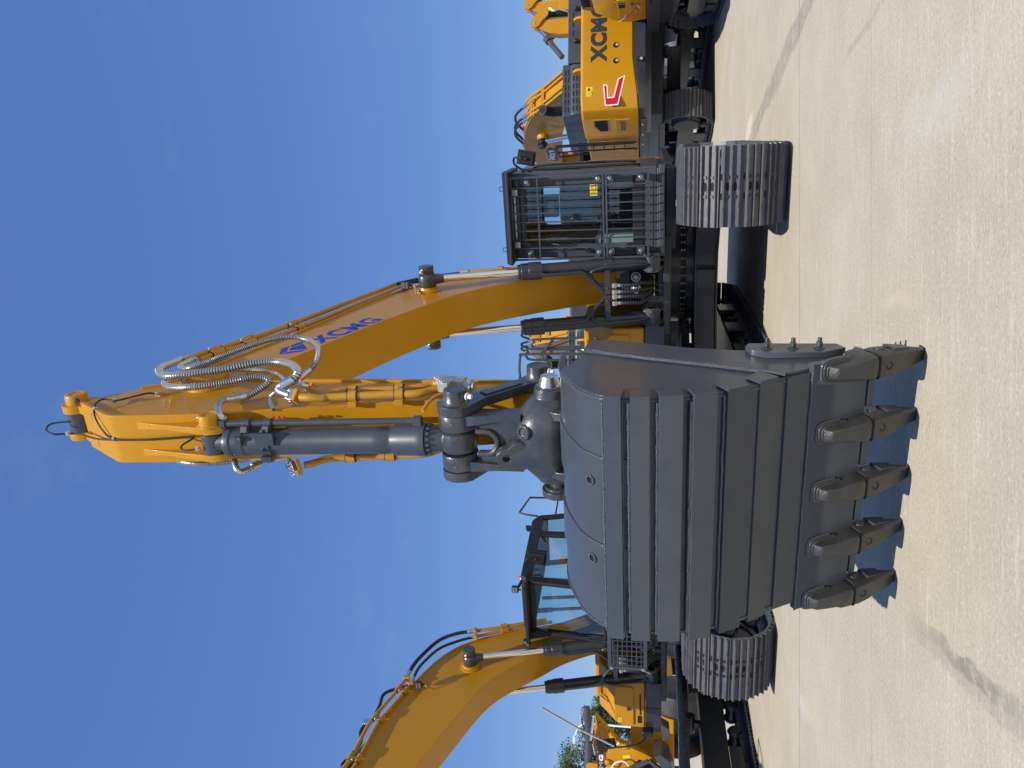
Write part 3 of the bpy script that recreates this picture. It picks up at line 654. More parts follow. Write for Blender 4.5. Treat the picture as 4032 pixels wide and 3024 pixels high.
    for z, w, t, dy in ((2.42, .078, .034, 0), (2.37, .085, .042, .012), (2.32, .10, .06, .03), (2.26, .125, .09, .06), (2.20, .15, .12, .10)):
        rings.append([(c.x + w * math.cos(q * math.pi / 8), c.y + dy + t * math.sin(q * math.pi / 8), z) for q in range(16)])
    mb.loft(rings)
    obj('lifting_eye', mb, pl, .012, seg=3, angle=60)
    mb = MB().use('zinc')
    mb.lathe((.35, Hb.y, Hb.z), (1, 0, 0), [(0, .08), (.03, .075), (.085, .058), (.085, .001)], 20)
    mb.use('cast'); mb.lathe((.33, Hb.y, Hb.z), (1, 0, 0), [(0, .105), (.035, .1), (.04, .07)], 24)
    mb.use('white').bolt((.35, Hb.y - .03, Hb.z - .10), (0, -.4, -1), .018, .035)
    obj('link_pin', mb, pl)
    return a

def make_bucket(root):
    W = .70
    oc = [(-6.36, 2.02), (-6.60, 2.01), (-6.80, 1.955), (-6.99, 1.865), (-7.09, 1.775), (-7.135, 1.69), (-7.145, 1.60), (-7.145, 1.48), (-7.13, 1.36), (-7.09, 1.20), (-7.03, 1.06), (-6.95, .93), (-6.85, .79), (-6.77, .66)]
    OC = catmull([(0,) + p for p in oc], 4); n = len(OC)
    nor = []
    for i in range(n):
        t = (OC[min(i + 1, n - 1)] - OC[max(i - 1, 0)]).normalized(); nor.append(Vector((0, t.z, -t.y)) if False else Vector((0, -t.z, t.y)))
    # outward normal points away from the hollow
    cen = Vector((0, -6.5, 1.2)); nor = [q if q.dot(p - cen) > 0 else -q for q, p in zip(nor, OC)]
    X = lambda v, x: Vector((x, v.y, v.z))
    mb = MB().use('bucket')
    mb.loft([[X(p, -W), X(p, W), X(p - q * .025, W), X(p - q * .025, -W)] for p, q in zip(OC, nor)])
    # two raised straps that carry the hinge ears
    for x0, x1 in ((.10, .37), (-.42, -.165)):
        mb.loft([[X(p - q * .001, x0), X(p - q * .001, x1), X(p + q * .011, x1), X(p + q * .011, x0)] for p, q in zip(OC[:26], nor[:26])])
    b = obj('bucket', mb, root, .003)
    # welds along the straps
    mb = MB().use('weld')
    for x in (.37, .10, -.165, -.42): mb.tube([X(p + q * .004, x) + Vector((random.uniform(-.002, .002), 0, 0)) for p, q in zip(OC[2:26], nor[2:26])], .0065 if x in (.37, -.165) else .0035, 6, smooth=False)
    for s in (-1, 1): mb.tube([X(p + q * .002, s * .702) for p, q in zip(OC, nor)], .007, 6, smooth=False)
    obj('weld_seam', mb, b)
    # side plates with a heavier rim along the mouth
    inner = [(-6.52, 1.905), (-6.36, 1.885), (-6.24, 1.87), (-6.19, 1.80), (-6.195, 1.68), (-6.26, 1.53), (-6.36, 1.28), (-6.42, 1.0), (-6.445, .8), (-6.455, .60), (-6.46, .42)]
    side = [(p.y, p.z) for p in OC if p.y < -6.66] + [(-6.64, .46)] + inner[::-1]
    for s in (-1, 1):
        mb = MB().use('bucket'); mb.prism(side, s * W, s * (W + .022))
        rim = [(-6.40, 1.888)] + inner[2:] + [(-6.64, .46), (-6.83, .78), (-6.70, 1.10), (-6.55, 1.5)]
        mb.prism(rim, s * (W + .022), s * (W + .040))
        mb.use('weld').tube([(s * (W + .034), a0, b0) for a0, b0 in ((-6.365, 1.90), (-6.46, 1.71), (-6.552, 1.5), (-6.703, 1.10), (-6.79, .89), (-6.84, .79))], .013, 8, smooth=False)
        obj('side_plate', mb, b, .005)
        mb = MB().use('bucket'); x = s * (W + .04)
        mb.prism([(-6.53, .93), (-6.45, .95), (-6.40, .93), (-6.42, .45), (-6.50, .42), (-6.58, .55), (-6.585, .85)], x, x + s * .035)
        mb.use('cast')
        for z in (.84, .70, .56): mb.bolt((x + s * .034, -6.50, z), (s, 0, 0), .021, .028); mb.cyl((x + s * .05, -6.50, z), (x + s * .095, -6.50, z), .012, seg=10)
        obj('side_cutter', mb, b, .006)
    # wear plates across the heel
    for (ya, za, yb, zb) in ((-7.175, 1.725, -7.185, 1.635), (-7.187, 1.59, -7.186, 1.49), (-7.182, 1.445, -7.168, 1.325), (-7.155, 1.275, -7.118, 1.155), (-7.082, 1.105, -7.012, .985), (-6.965, .935, -6.885, .83)):
        A, B2 = Vector((0, ya, za)), Vector((0, yb, zb)); t = (B2 - A).normalized(); q = Vector((0, t.z, -t.y)); q = q if q.dot(A - cen) < 0 else -q
        mb = MB().use('bucket'); w = W + .028
        mb.loft([[X(A, x), X(B2, x), X(B2 + q * .035, x), X(A + q * .035, x)] for x in (-w + .0, w)])
        for s in (-1, 1):
            mb.prism([(v.y, v.z) for v in (A, B2, B2 + q * .13, A + q * .10)], s * (W + .023), s * (W + .040))
        o = obj('wear_plate', mb, b, .004)
        mb = MB().use('weld'); jig = lambda: Vector((0, random.uniform(-.002, .002), random.uniform(-.002, .002)))
        mb.tube([X(A + q * .022 - t * .006, -W + k * .035) + jig() for k in range(41)], .010, 6, smooth=False); mb.tube([X(B2 + q * .028 + t * .002, -W + k * .07) + jig() for k in range(21)], .006, 6, smooth=False)
        obj('weld_seam', mb, o)
    # cutting lip
    a, e = Vector((0, -6.765, .655)), Vector((0, -6.595, .335)); e1 = (e - a).normalized(); nn = Vector((0, -e1.z * -1, 0)); nn = Vector((0, e1.z, -e1.y)); nn = nn if nn.y < 0 else -nn
    mb = MB().use('bucket'); LW = .77
    q0, q1, q2, q3, q4 = a + nn * .016, a + e1 * .008 + nn * .022, e + nn * .022, e + e1 * .02 - nn * .012, a - nn * .02
    mb.prism([(v.y, v.z) for v in (q0, q1, q2, q3, q4)], -LW, LW)
    up = a - e1 * .16 + Vector((0, -.0, 0))
    mb.prism([(v.y, v.z) for v in (a + nn * .014 - e1 * .001, a - nn * .02 - e1 * .001, Vector((0, -6.845, .79)) - nn * .02, Vector((0, -6.848, .79)) + nn * .014)], -W - .02, W + .02)
    lip = obj('cutting_lip', mb, b, .004)
    mb = MB().use('weld'); mb.tube([X(a + nn * .019 + e1 * .001, -LW + k * .0385) + Vector((0, random.uniform(-.002, .002), random.uniform(-.002, .002))) for k in range(41)], .007, 6, smooth=False); obj('weld_seam', mb, lip)
    for k in range(4):
        x = -.54 + .36 * k; mb = MB().use('bucket'); c = e + e1 * .012
        mb.loft([[X(c + nn * .022, x + q), X(c + nn * .022 + e1 * .045, x + q), X(c - nn * .03 + e1 * .045, x + q), X(c - nn * .03, x + q)] for q in (-.075, .085)]); obj('lip_shroud', mb, b, .006)
    # teeth: welded adapter and worn point
    for k in range(5):
        x = -.72 + .36 * k
        mb = MB().use('tooth'); fr = lambda s0, h: a + e1 * s0 + nn * h
        prof = [(.075, .02, .040), (.083, .070, .039), (.105, .096, .041), (.18, .106, .046), (.235, .110, .051), (.265, .117, .062), (.335, .114, .069), (.352, .104, .067)]
        rings = []
        for s0, h, w in prof:
            lo = -.02 if s0 < .25 else -.06
            rings.append([X(fr(s0, lo), x - w), X(fr(s0, h * .55), x - w), X(fr(s0, h * .93), x - w * .86), X(fr(s0, h), x - w * .6), X(fr(s0, h), x + w * .6), X(fr(s0, h * .93), x + w * .86), X(fr(s0, h * .55), x + w), X(fr(s0, lo), x + w)])
        mb.loft(rings)
        for j in range(3):   # built-up weld round the adapter's heel
            w = .046 + j * .008; h = .024 + .009 * (2 - j); t0 = .085 - j * .013
            P = [X(fr(.26 - j * .03, h), x - w), X(fr(t0 + .05, h), x - w), X(fr(t0, h), x - w * .75), X(fr(t0 - .008, h), x), X(fr(t0, h), x + w * .75), X(fr(t0 + .05, h), x + w), X(fr(.26 - j * .03, h), x + w)]
            mb.use('weld' if j == 2 else 'tooth').tube(P, .010, 6, res=4)
        mb.use('tooth').cyl(X(fr(.42, .02), x - .08), X(fr(.42, .02), x + .08), .028, seg=12)
        tt = obj('tooth', mb, b, .007, seg=2)
        mb = MB().use('tooth')
        # point: sections run from the joint down to the chisel edge on the ground
        secs = [((-6.690, .284), (-6.550, .357), .071), ((-6.672, .255), (-6.530, .328), .074), ((-6.632, .20), (-6.505, .266), .070), ((-6.588, .145), (-6.482, .198), .062), ((-6.545, .092), (-6.466, .130), .055), ((-6.497, .036), (-6.450, .05), .043), ((-6.464, .002), (-6.438, .004), .036)]
        rings = []
        for f, g, w in secs:
            F, Gq = Vector((x, *f)), Vector((x, *g)); m = F.lerp(Gq, .22); m2 = F.lerp(Gq, .8)
            rings.append([F + Vector((-w * .8, 0, 0)), F + Vector((w * .8, 0, 0)), m + Vector((w, 0, 0)), m2 + Vector((w, 0, 0)), Gq + Vector((w * .7, 0, 0)), Gq + Vector((-w * .7, 0, 0)), m2 + Vector((-w, 0, 0)), m + Vector((-w, 0, 0))])
        mb.loft(rings)
        for s in (-1, 1): mb.hull8([(x + s * .055, -6.60, .20), (x + s * .080, -6.59, .195), (x + s * .080, -6.515, .235), (x + s * .055, -6.515, .24), (x + s * .040, -6.525, .10), (x + s * .060, -6.52, .095), (x + s * .060, -6.468, .125), (x + s * .040, -6.468, .125)])
        cc = Vector((x, -6.655, .231)); u1 = Vector((1, 0, 0)); u2 = Vector((0, -.588, .809)) * -1
        mb.use('void').tube([cc + u1 * .02 * math.cos(R(30 * q)) + u2 * .02 * math.sin(R(30 * q)) for q in range(10)], .0028, 5)
        obj('tooth_point', mb, tt, .007)
        mb = MB().use('void'); mb.loft([[X(Vector((0, y0, z0)), x + q) for y0, z0 in ((-6.690, .286), (-6.548, .360), (-6.552, .369), (-6.696, .296))] for q in (-.064, .064)]); obj('joint_gap', mb, tt)
    # hinge ears on top
    for x in (.215, -.22):
        mb = MB().use('cast'); mb.prism([(-5.70, 1.7), (-6.12, 1.95), (-6.22, 2.02), (-6.20, 2.11), (-6.12, 2.20), (-6.0, 2.25), (-5.9, 2.22), (-5.75, 2.1), (-5.5, 2.02), (-5.45, 1.85), (-5.5, 1.72)], x - .03, x + .03)
        mb.ring((x - .05, -5.99, 2.15), (x + .05, -5.99, 2.15), .13, .08, 28); obj('hinge_ear', mb, b, .008)
    mb = MB().use('cast'); mb.ring((-.42, -5.97, 2.13), (-.47, -5.97, 2.13), .12, .075, 28); mb.ring((-.40, -5.97, 2.13), (-.43, -5.97, 2.13), .10, .06, 28); mb.cyl((-.3, -5.97, 2.13), (-.44, -5.97, 2.13), .06); obj('hinge_ear', mb, b, .005)
    for x, zz in ((.22, 0), (-.27, 0)):
        i = 15; p, q = OC[i], nor[i]; mb = MB().use('weld'); pp = X(p + q * .008, x); mb.ring(pp, pp + q * .014, .030, .020, 24); mb.use('void').cyl(pp + q * .004, pp + q * .0055, .021, seg=20); obj('threaded_boss', mb, b)
    return b
# ------------------------------------------------------------------ cabs
def frame_rect(mb, x0, x1, z0, z1, hx0, hx1, hz0, hz1, y0, y1, axis='y', rc=.07):
    """a flat panel with a rounded rectangular opening; axis 'y': panel in x-z, 'x': panel in y-z"""
    hole = []
    for cx, cz, a0 in ((hx1 - rc, hz1 - rc, 0), (hx0 + rc, hz1 - rc, 90), (hx0 + rc, hz0 + rc, 180), (hx1 - rc, hz0 + rc, 270)):
        for k in range(6): a = R(a0 + k * 18); hole.append((cx + rc * math.cos(a), cz + rc * math.sin(a)))
    corner = [(x1, z1), (x0, z1), (x0, z0), (x1, z0)]
    n = 24; P = (lambda p, t: (p[0], t, p[1])) if axis == 'y' else (lambda p, t: (t, p[0], p[1]))
    H0 = [mb.V(P(p, y0)) for p in hole]; H1 = [mb.V(P(p, y1)) for p in hole]; C0 = [mb.V(P(p, y0)) for p in corner]; C1 = [mb.V(P(p, y1)) for p in corner]
    for i in range(n): mb.face([H0[i], H0[(i + 1) % n], H1[(i + 1) % n], H1[i]])
    for k in range(4):
        for Hh, Cc in ((H0, C0), (H1, C1)):
            for i in range(5): mb.face([Cc[k], Hh[k * 6 + i], Hh[k * 6 + i + 1]])
            mb.face([Cc[k], Hh[k * 6 + 5], Hh[(k * 6 + 6) % n], Cc[(k + 1) % 4]])
        mb.face([C0[k], C0[(k + 1) % 4], C1[(k + 1) % 4], C1[k]])

def cab_interior(cab, cx, y, zf):
    mb = MB().use('black'); mb.box(cx - .26, cx + .26, y - .1, y + .42, zf, zf + .38)
    mb.use('seat'); mb.box(cx - .25, cx + .25, y - .12, y + .40, zf + .38, zf + .52)
    s = obj('operator_seat', mb, cab, .05, seg=3)
    mb = MB().use('wrap'); P = Matrix.Translation((cx, y + .40, zf + .86)) @ Matrix.Rotation(R(-8), 4, 'X')
    rn = random.Random(5); NX, NZ = 15, 18      # crinkled film drawn over the backrest
    def sheet(f):
        G = [[mb.V(f(i / NX, j / NZ)) for i in range(NX + 1)] for j in range(NZ + 1)]
        for j in range(NZ):
            for i in range(NX): mb.face([G[j][i], G[j][i + 1], G[j + 1][i + 1]]); mb.face([G[j][i], G[j + 1][i + 1], G[j + 1][i]])
    sheet(lambda a, b: P @ Vector((-.27 + .54 * a + rn.uniform(-.01, .01), -.07 - .05 * math.sin(math.pi * a) + .10 * (1 if a in (0., 1.) or b in (0., 1.) else 0) + rn.uniform(-.014, .014), -.36 + .64 * b)))
    sheet(lambda a, b: P @ Vector((-.28 + .56 * a, -.52 + .46 * b, -.30 + .03 * math.sin(math.pi * a) + rn.uniform(-.014, .014))))
    obj('wrapped_cushion', mb, s, angle=1)
    mb = MB().use('seat'); mb.box(-.15, .15, -.06, .04, .30, .50, P); mb.use('lightgrey').box(-.10, .06, -.064, -.06, .34, .44, P); obj('headrest', mb, s, .03, seg=3)
    mb = MB().use('skin')
    for sd in (-1, 1):
        mb.box(cx + sd * .38 - .09, cx + sd * .38 + .09, y - .45, y + .35, zf, zf + .60); mb.use('skin')
    obj('side_console', mb, cab, .04, seg=3)
    mb = MB().use('black')
    for sd in (-1, 1):
        mb.tube([(cx + sd * .34, y - .30, zf + .6), (cx + sd * .34, y - .34, zf + .78)], .018, 8, smooth=False); mb.sphere((cx + sd * .34, y - .345, zf + .80), .032, sz=1.5)
        mb.tube([(cx + sd * .12, y - .62, zf), (cx + sd * .12, y - .66, zf + .35), (cx + sd * .12, y - .72, zf + .5)], .012, 8); mb.box(cx + sd * .12 - .05, cx + sd * .12 + .05, y - .78, y - .60, zf + .03, zf + .08)
    mb.box(cx + .22, cx + .40, y - .66, y - .62, zf + .55, zf + .72); mb.box(cx - .45, cx + .45, y - .80, y - .72, zf, zf + .12)
    obj('control_levers', mb, cab, .006)

def make_guarded_cab(root):
    x0, x1, y0, y1, z0, z1 = .42, 1.46, -1.50, .22, 1.30, 3.13
    mb = MB().use('grey')
    frame_rect(mb, x0, x1, 1.40, z1, .575, 1.295, 1.575, 2.985, y0, y0 + .05)
    mb.box(x0 + .02, x1 - .02, y0 - .01, y1, z0, 1.40); mb.box(x0 - .015, x1 + .015, y0 - .05, y0 + .15, z0 + .0, z0 + .075)
    frame_rect(mb, x0, x1, 1.40, z1, .60, 1.34, 2.05, 2.98, y1 - .05, y1)
    for x in (x0, x1 - .05):
        frame_rect(mb, y0 + .051, -.40, 1.40, z1 - .001, y0 + .18, -.50, 1.62, 2.97, x, x + .05, 'x'); frame_rect(mb, -.399, y1 - .051, 1.40, z1 - .001, -.30, y1 - .14, 2.10, 2.95, x, x + .05, 'x')
    mb.prism([(y0 - .02, z1), (y0 + .05, z1 + .05), (y1 - .08, z1 + .05), (y1, z1)], x0 + .01, x1 - .01)
    cab = obj('cab', mb, root, .012)
    mb = MB().use('grey')  # raised pressings on pillars and lower panel
    for x in (.50, 1.36): mb.box(x - .02, x + .02, y0 - .012, y0, 1.60, 2.95)
    mb.box(.52, 1.36, y0 - .008, y0, 1.44, 1.53); obj('front_trim', mb, cab, .006)
    mb = MB().use('glass'); mb.box(.56, 1.31, y0 + .022, y0 + .027, 2.06, 3.0); mb.box(.56, 1.31, y0 + .022, y0 + .027, 1.56, 2.04); obj('windscreen', mb, cab)
    mb = MB().use('glass'); mb.box(.59, 1.35, y1 - .03, y1 - .025, 2.04, 2.99); obj('rear_window', mb, cab)
    for x in (x0 + .022, x1 - .027):
        mb = MB().use('glass'); mb.box(x, x + .005, y0 + .17, -.49, 1.61, 2.98); mb.box(x, x + .005, -.31, y1 - .13, 2.09, 2.96); obj('side_window', mb, cab)
    mb = MB().use('black'); mb.box(.57, 1.30, y0 + .01, y0 + .045, 2.035, 2.075)
    for a in ((.565, .585), (1.285, 1.305)): mb.box(a[0], a[1], y0 + .008, y0 + .02, 2.05, 2.99)
    obj('window_divider', mb, cab, .004)
    mb = MB().use('lime'); mb.box(1.15, 1.30, y0 + .016, y0 + .020, 2.10, 2.19); mb.use('ink')
    for a, b in (((1.285, 2.12), (1.245, 2.175)), ((1.245, 2.175), (1.205, 2.12)), ((1.205, 2.12), (1.285, 2.12))): mb.bar((a[0], y0 + .0145, a[1]), (b[0], y0 + .0145, b[1]), .003, .006, up=(0, 1, 0))
    mb.bar((1.19, y0 + .0145, 2.115), (1.19, y0 + .0145, 2.175), .005, .003); mb.bar((1.17, y0 + .0145, 2.115), (1.17, y0 + .0145, 2.175), .012, .003)
    obj('warning_label', mb, cab)
    cab_interior(cab, .92, -.72, 1.56)
    # sun visor and front guard
    mb = MB().use('black'); mb.prism([(-1.80, 3.125), (-1.80, 3.155), (-1.70, 3.215), (-.9, 3.23), (-.9, 3.15)], x0 - .03, x1 + .03); obj('roof_visor', mb, cab, .008)
    for x in (.565, 1.295): mb = MB().use('black'); mb.tube([(x - .025, -1.66, 3.215), (x - .025, -1.66, 3.26), (x + .025, -1.66, 3.26), (x + .025, -1.66, 3.215)], .005, 6, smooth=False); obj('lifting_loop', mb, cab)
    yb = -1.68; bars = [1.285, 1.19, 1.084, .985, .879, .775, .671, .566]
    for nm, za, zb, mids in (('guard_grille', 2.022, 3.12, [2.80]), ('guard_grille', 1.50, 1.985, [])):
        mb = MB().use('grey')
        for x in (1.415, .435): mb.bar((x, yb, za), (x, yb, zb), .022, .022)
        for z in [za, zb] + mids: mb.bar((.435, yb, z), (1.415, yb, z), .02 if z not in mids else .016, .022 if z not in mids else .016)
        for x in bars: mb.bar((x, yb - .008, za), (x + (0.012 if za > 2 else 0), yb - .008, zb), .013, .013)
        gg = obj(nm, mb, cab)
        tabs = [(1.36, 2.93), (1.365, 2.08), (.505, 2.93), (.50, 2.08)] if za > 2 else [(1.365, 1.945), (1.36, 1.585), (.50, 1.945), (.505, 1.585)]
        for x, z in tabs:
            mb = MB().use('grey'); mb.box(x - .045, x + .045, yb + .005, yb + .017, z - .045, z + .045); mb.box(x - .04, x + .04, yb + .017, y0, z - .02, z - .008)
            mb.bar((x + (.05 if x > 1 else -.05), yb, z), (x, yb + .01, z), .05, .012)
            mb.use('zinc'); mb.bolt((x, yb + .005, z), (0, -1, 0), .016, .014)
            obj('guard_bracket', mb, gg, .003)
    lamp(cab, (1.25, -1.73, 3.065), (0, -1, -.12)); lamp(cab, (.632, -1.73, 3.065), (0, -1, -.12))
    mb = MB().use('grey'); mb.bar((.60, -1.60, 3.0), (1.30, -1.60, 3.0), .03, .03); mb.bar((.5, -1.58, 3.06), (1.4, -1.58, 3.06), .02, .03)
    mb.use('zinc').bar((.62, -1.62, 3.09), (1.28, -1.62, 3.09), .012, .02); obj('lamp_rail', mb, cab)
    mb = MB().use('black'); mb.tube([(.50, -1.53, 2.22), (.545, -1.545, 2.42), (.58, -1.535, 2.62)], .009, 8); mb.bar((.575, -1.525, 2.40), (.60, -1.525, 2.78), .012, .012); mb.cyl((.50, -1.50, 2.22), (.50, -1.55, 2.22), .028)
    mb.use('zinc').bar((.565, -1.535, 2.50), (.60, -1.535, 2.66), .006, .006); obj('wiper', mb, cab)
    mirror_part(cab, (1.63, -1.46, 2.945), (-.15, -1, -.03), [(1.47, -1.40, 2.90), (1.49, -1.42, 3.0), (1.55, -1.44, 3.09), (1.60, -1.45, 3.105), (1.64, -1.50, 3.08), (1.635, -1.53, 2.99)], w=.17, h=.22, tilt=R(-12))
    mb = MB().use('black'); mb.tube([(1.42, -1.30, 3.02), (1.475, -1.40, 3.0), (1.485, -1.42, 2.95), (1.485, -1.42, 2.3), (1.49, -1.42, 1.68), (1.47, -1.38, 1.61), (1.44, -1.3, 1.60)], .017, 10); obj('grab_handle', mb, cab); mb = MB().use('black'); mb.tube([(1.46, -.9, 2.9), (1.50, -.95, 2.85), (1.50, -.95, 1.75), (1.46, -.9, 1.7)], .015, 8); obj('grab_handle', mb, cab)
    return cab

def make_open_cab(root):
    x0, x1, z0 = .40, 1.36, 1.30
    mb = MB().use('black'); th = .055
    # side outline: raked windscreen, sloped rear corner
    o = [(-1.66, 1.62), (-1.86, 1.95), (-1.74, 3.18), (-1.58, 3.38), (.02, 3.44), (.20, 3.34), (.30, 2.9), (.32, 1.32), (-1.50, 1.32)]
    def panel(x, wins):
        mb.prism([(-1.66, 1.62), (-1.50, 1.32), (.32, 1.32), (.318, 1.98), (-1.60, 1.98), (-1.855, 1.96)], x, x + th)           # lower skin
        mb.prism([(-1.59, 3.21), (-1.74, 3.18), (-1.58, 3.38), (.02, 3.44), (.20, 3.34), (.14, 3.26)], x, x + th)
        mb.prism([(-1.86, 1.962), (-1.70, 1.982), (-1.60, 3.208), (-1.74, 3.178)], x, x + th)
        mb.prism([(.10, 3.255), (.20, 3.335), (.30, 2.9), (.317, 1.982), (.21, 1.982), (.20, 2.85)], x, x + th)
        mb.prism([(-.44, 1.982), (-.30, 1.982), (-.30, 3.23), (-.44, 3.228)], x, x + th)
    panel(x1 - th, 0); panel(x0, 0)
    mb.prism([(-1.57, 3.385), (.02, 3.445), (.19, 3.345), (.15, 3.30), (-1.62, 3.30)], x0 + th, x1 - th)
    mb.box(x0 + th, x1 - th, -1.5, .3, 1.32, 1.40); mb.box(x0 + th, x1 - th, .26, .32, 1.40, 2.05); mb.box(x0 + th, x1 - th, .18, .24, 3.2, 3.34)
    mb.prism([(-1.86, 1.95), (-1.66, 1.62), (-1.60, 1.64), (-1.80, 1.97)], x0 + th, x1 - th)
    cab = obj('cab', mb, root, .018, seg=3)
    mb = MB().use('grey'); mb.prism([(-1.668, 1.60), (-1.52, 1.315), (-1.3, 1.30), (-1.3, 1.6)], x0 + .02, x1 - .02); obj('lower_nose', mb, cab, .02)
    mb = MB().use('black')
    for x in (x0 + .02, x1 - .07):
        mb.loft([[(x, -1.84, 1.98), (x + .05, -1.84, 1.98), (x + .05, -1.79, 1.98), (x, -1.79, 1.98)], [(x, -1.72, 3.2), (x + .05, -1.72, 3.2), (x + .05, -1.67, 3.2), (x, -1.67, 3.2)]])
    mb.box(x0, x1, -1.95, -1.60, 3.24, 3.29); mb.box(x0, x1, -1.71, -1.64, 3.17, 3.235)
    mb.bar((x0 + .05, -1.815, 2.12), (x1 - .05, -1.815, 2.12), .03, .04)
    obj('window_frame', mb, cab, .01)
    mb = MB().use('glass'); mb.loft([[(x0 + .05, -1.83, 1.98), (x1 - .05, -1.83, 1.98), (x1 - .05, -1.824, 1.98), (x0 + .05, -1.824, 1.98)], [(x0 + .05, -1.708, 3.2), (x1 - .05, -1.708, 3.2), (x1 - .05, -1.702, 3.2), (x0 + .05, -1.702, 3.2)]]); obj('windscreen', mb, cab)
    for x in (x0 + .02, x1 - .03):
        mb = MB().use('glass'); mb.prism([(-1.72, 1.97), (-.42, 1.97), (-.42, 3.24), (-1.62, 3.22)], x, x + .005); mb.prism([(-.32, 1.97), (.22, 1.97), (.21, 2.85), (.12, 3.27), (-.32, 3.24)], x, x + .005); obj('side_window', mb, cab)
    mb = MB().use('glass'); mb.box(x0 + .05, x1 - .05, .27, .275, 2.04, 3.22); obj('rear_window', mb, cab)
    cab_interior(cab, .88, -.85, 1.42)
    mb = MB().use('grey')  # mesh guard over the lower front glass
    ya = -1.93
    for z in (1.54, 2.06): mb.bar((.06 + .02, ya, z), (x1 - .02, ya, z), .05, .02, up=(0, 1, 0))
    for x in (.07, x1 - .02): mb.bar((x, ya, 1.53), (x, ya, 2.07), .05, .02, up=(0, 1, 0))
    for k in range(14): mb.bar((.12 + k * .086, ya, 1.55), (.12 + k * .086, ya, 2.05), .012, .012)
    for k in range(7): mb.bar((.07, ya, 1.60 + k * .068), (x1 - .02, ya, 1.60 + k * .068), .012, .012)
    for z in (1.57, 2.03): mb.use('zinc').bolt((.07, ya - .015, z), (0, -1, 0), .018, .02); mb.use('grey').bar((.42, -1.66, z), (.42, ya, z), .03, .03)
    obj('guard_grille', mb, cab)
    lamp(cab, (1.30, -1.86, 3.42), (.12, -1, .05), size=.10); lamp(cab, (.36, -1.86, 3.30), (-.05, -1, .05), size=.10); lamp(cab, (1.05, .28, 3.56), (.5, 1, 0), size=.09)
    mb = MB().use('black'); mb.bar((1.30, -1.80, 3.38), (1.30, -1.66, 3.36), .03, .03); obj('lamp_bracket', mb, cab); mb = MB().use('black'); mb.bar((.36, -1.80, 3.27), (.46, -1.70, 3.24), .03, .03); mb.prism([(.34, 3.26), (.48, 3.26), (.46, 3.02), (.40, 3.02)], -1.76, -1.70, 'y'); obj('lamp_bracket', mb, cab)
    mb = MB().use('redlens'); mb.lathe((1.0, -1.15, 3.41), (0, 0, 1), [(0, .05), (.02, .05), (.07, .04), (.09, .02), (.095, .001)], 16); obj('beacon', mb, cab)
    mirror_part(cab, (1.58, -1.42, 3.15), (-.05, -1, -.03), [(1.38, -1.45, 3.10), (1.40, -1.47, 3.26), (1.50, -1.48, 3.33), (1.58, -1.48, 3.27), (1.58, -1.47, 3.18)], w=.24, h=.30, tilt=R(-8))
    mb = MB().use('black'); mb.tube([(1.30, .26, 3.38), (1.30, .30, 3.58), (1.30, .36, 3.72), (1.28, .95, 3.62), (1.28, .98, 2.6)], .018, 8, smooth=False); mb.tube([(1.28, .97, 3.1), (1.28, .3, 3.08)], .014, 8, smooth=False); obj('grab_handle', mb, cab)
    mb = MB().use('black'); mb.tube([(.55, -1.80, 2.0), (.50, -1.83, 2.3), (.46, -1.80, 2.6)], .01, 6); mb.bar((.46, -1.80, 2.25), (.52, -1.78, 2.8), .012, .012); obj('wiper', mb, cab)
    return cab

# ------------------------------------------------------------------ tanks, hood and counterweight behind
def make_right_deck(root, steps=True):
    mb = MB().use('yellow')
    mb.prism([(-1.60, 1.545), (-.95, 1.545), (-.95, 2.30), (-1.18, 2.28), (-1.50, 2.02), (-1.60, 1.93)], -1.36, -.48)
    mb.box(-1.42, -.48, -.94, .4, 1.31, 2.36)
    d = obj('tool_box', mb, root, .03, seg=3)
    mb = MB().use('yellow'); mb.prism([(-1.30, 1.72), (-.60, 1.72), (-.56, 1.76), (-.56, 1.98), (-.62, 2.02), (-1.20, 2.02), (-1.30, 1.92)], -1.625, -1.60, 'y'); obj('hatch_cover', mb, d, .02, seg=3)
    mb = MB().use('yellow'); mb.prism([(-1.10, 2.12), (-.72, 2.12), (-.72, 2.26), (-.95, 2.26)], -1.345, -1.29, 'y')
    for a, b in (((-1.12, 2.12), (-.70, 2.12)), ((-.70, 2.12), (-.70, 2.27)), ((-.70, 2.27), (-.96, 2.27)), ((-.96, 2.27), (-1.12, 2.12))): mb.bar((a[0], -1.37, a[1]), (b[0], -1.37, b[1]), .02, .02)
    obj('recess_panel', mb, d, .006)
    mb = MB().use('cast'); mb.lathe((-.98, -1.628, 1.80), (0, -1, 0), [(0, .03), (.012, .03), (.016, .015), (.02, .001)], 14); obj('lock', mb, d)
    mb = MB().use('void'); mb.box(-1.26, -1.12, -1.607, -1.600, 1.60, 1.66); mb.box(-1.10, -.70, -1.607, -1.602, 1.61, 1.63); obj('vent_slot', mb, d)
    mb = MB().use('lime'); mb.box(-1.24, -1.16, -1.630, -1.6265, 1.90, 1.96); mb.use('ink').bar((-1.22, -1.6305, 1.915), (-1.20, -1.6305, 1.945), .008, .002); mb.bar((-1.20, -1.6305, 1.915), (-1.18, -1.6305, 1.94), .008, .002); obj('warning_label', mb, d)
    return d

def rounded_slots(mb, plane, x0, z0, nx, nz, dx, dz, w, h):
    for i in range(nx):
        for j in range(nz): mb.box(x0 + i * dx, x0 + i * dx + w, plane - .002, plane + .002, z0 + j * dz, z0 + j * dz + h)

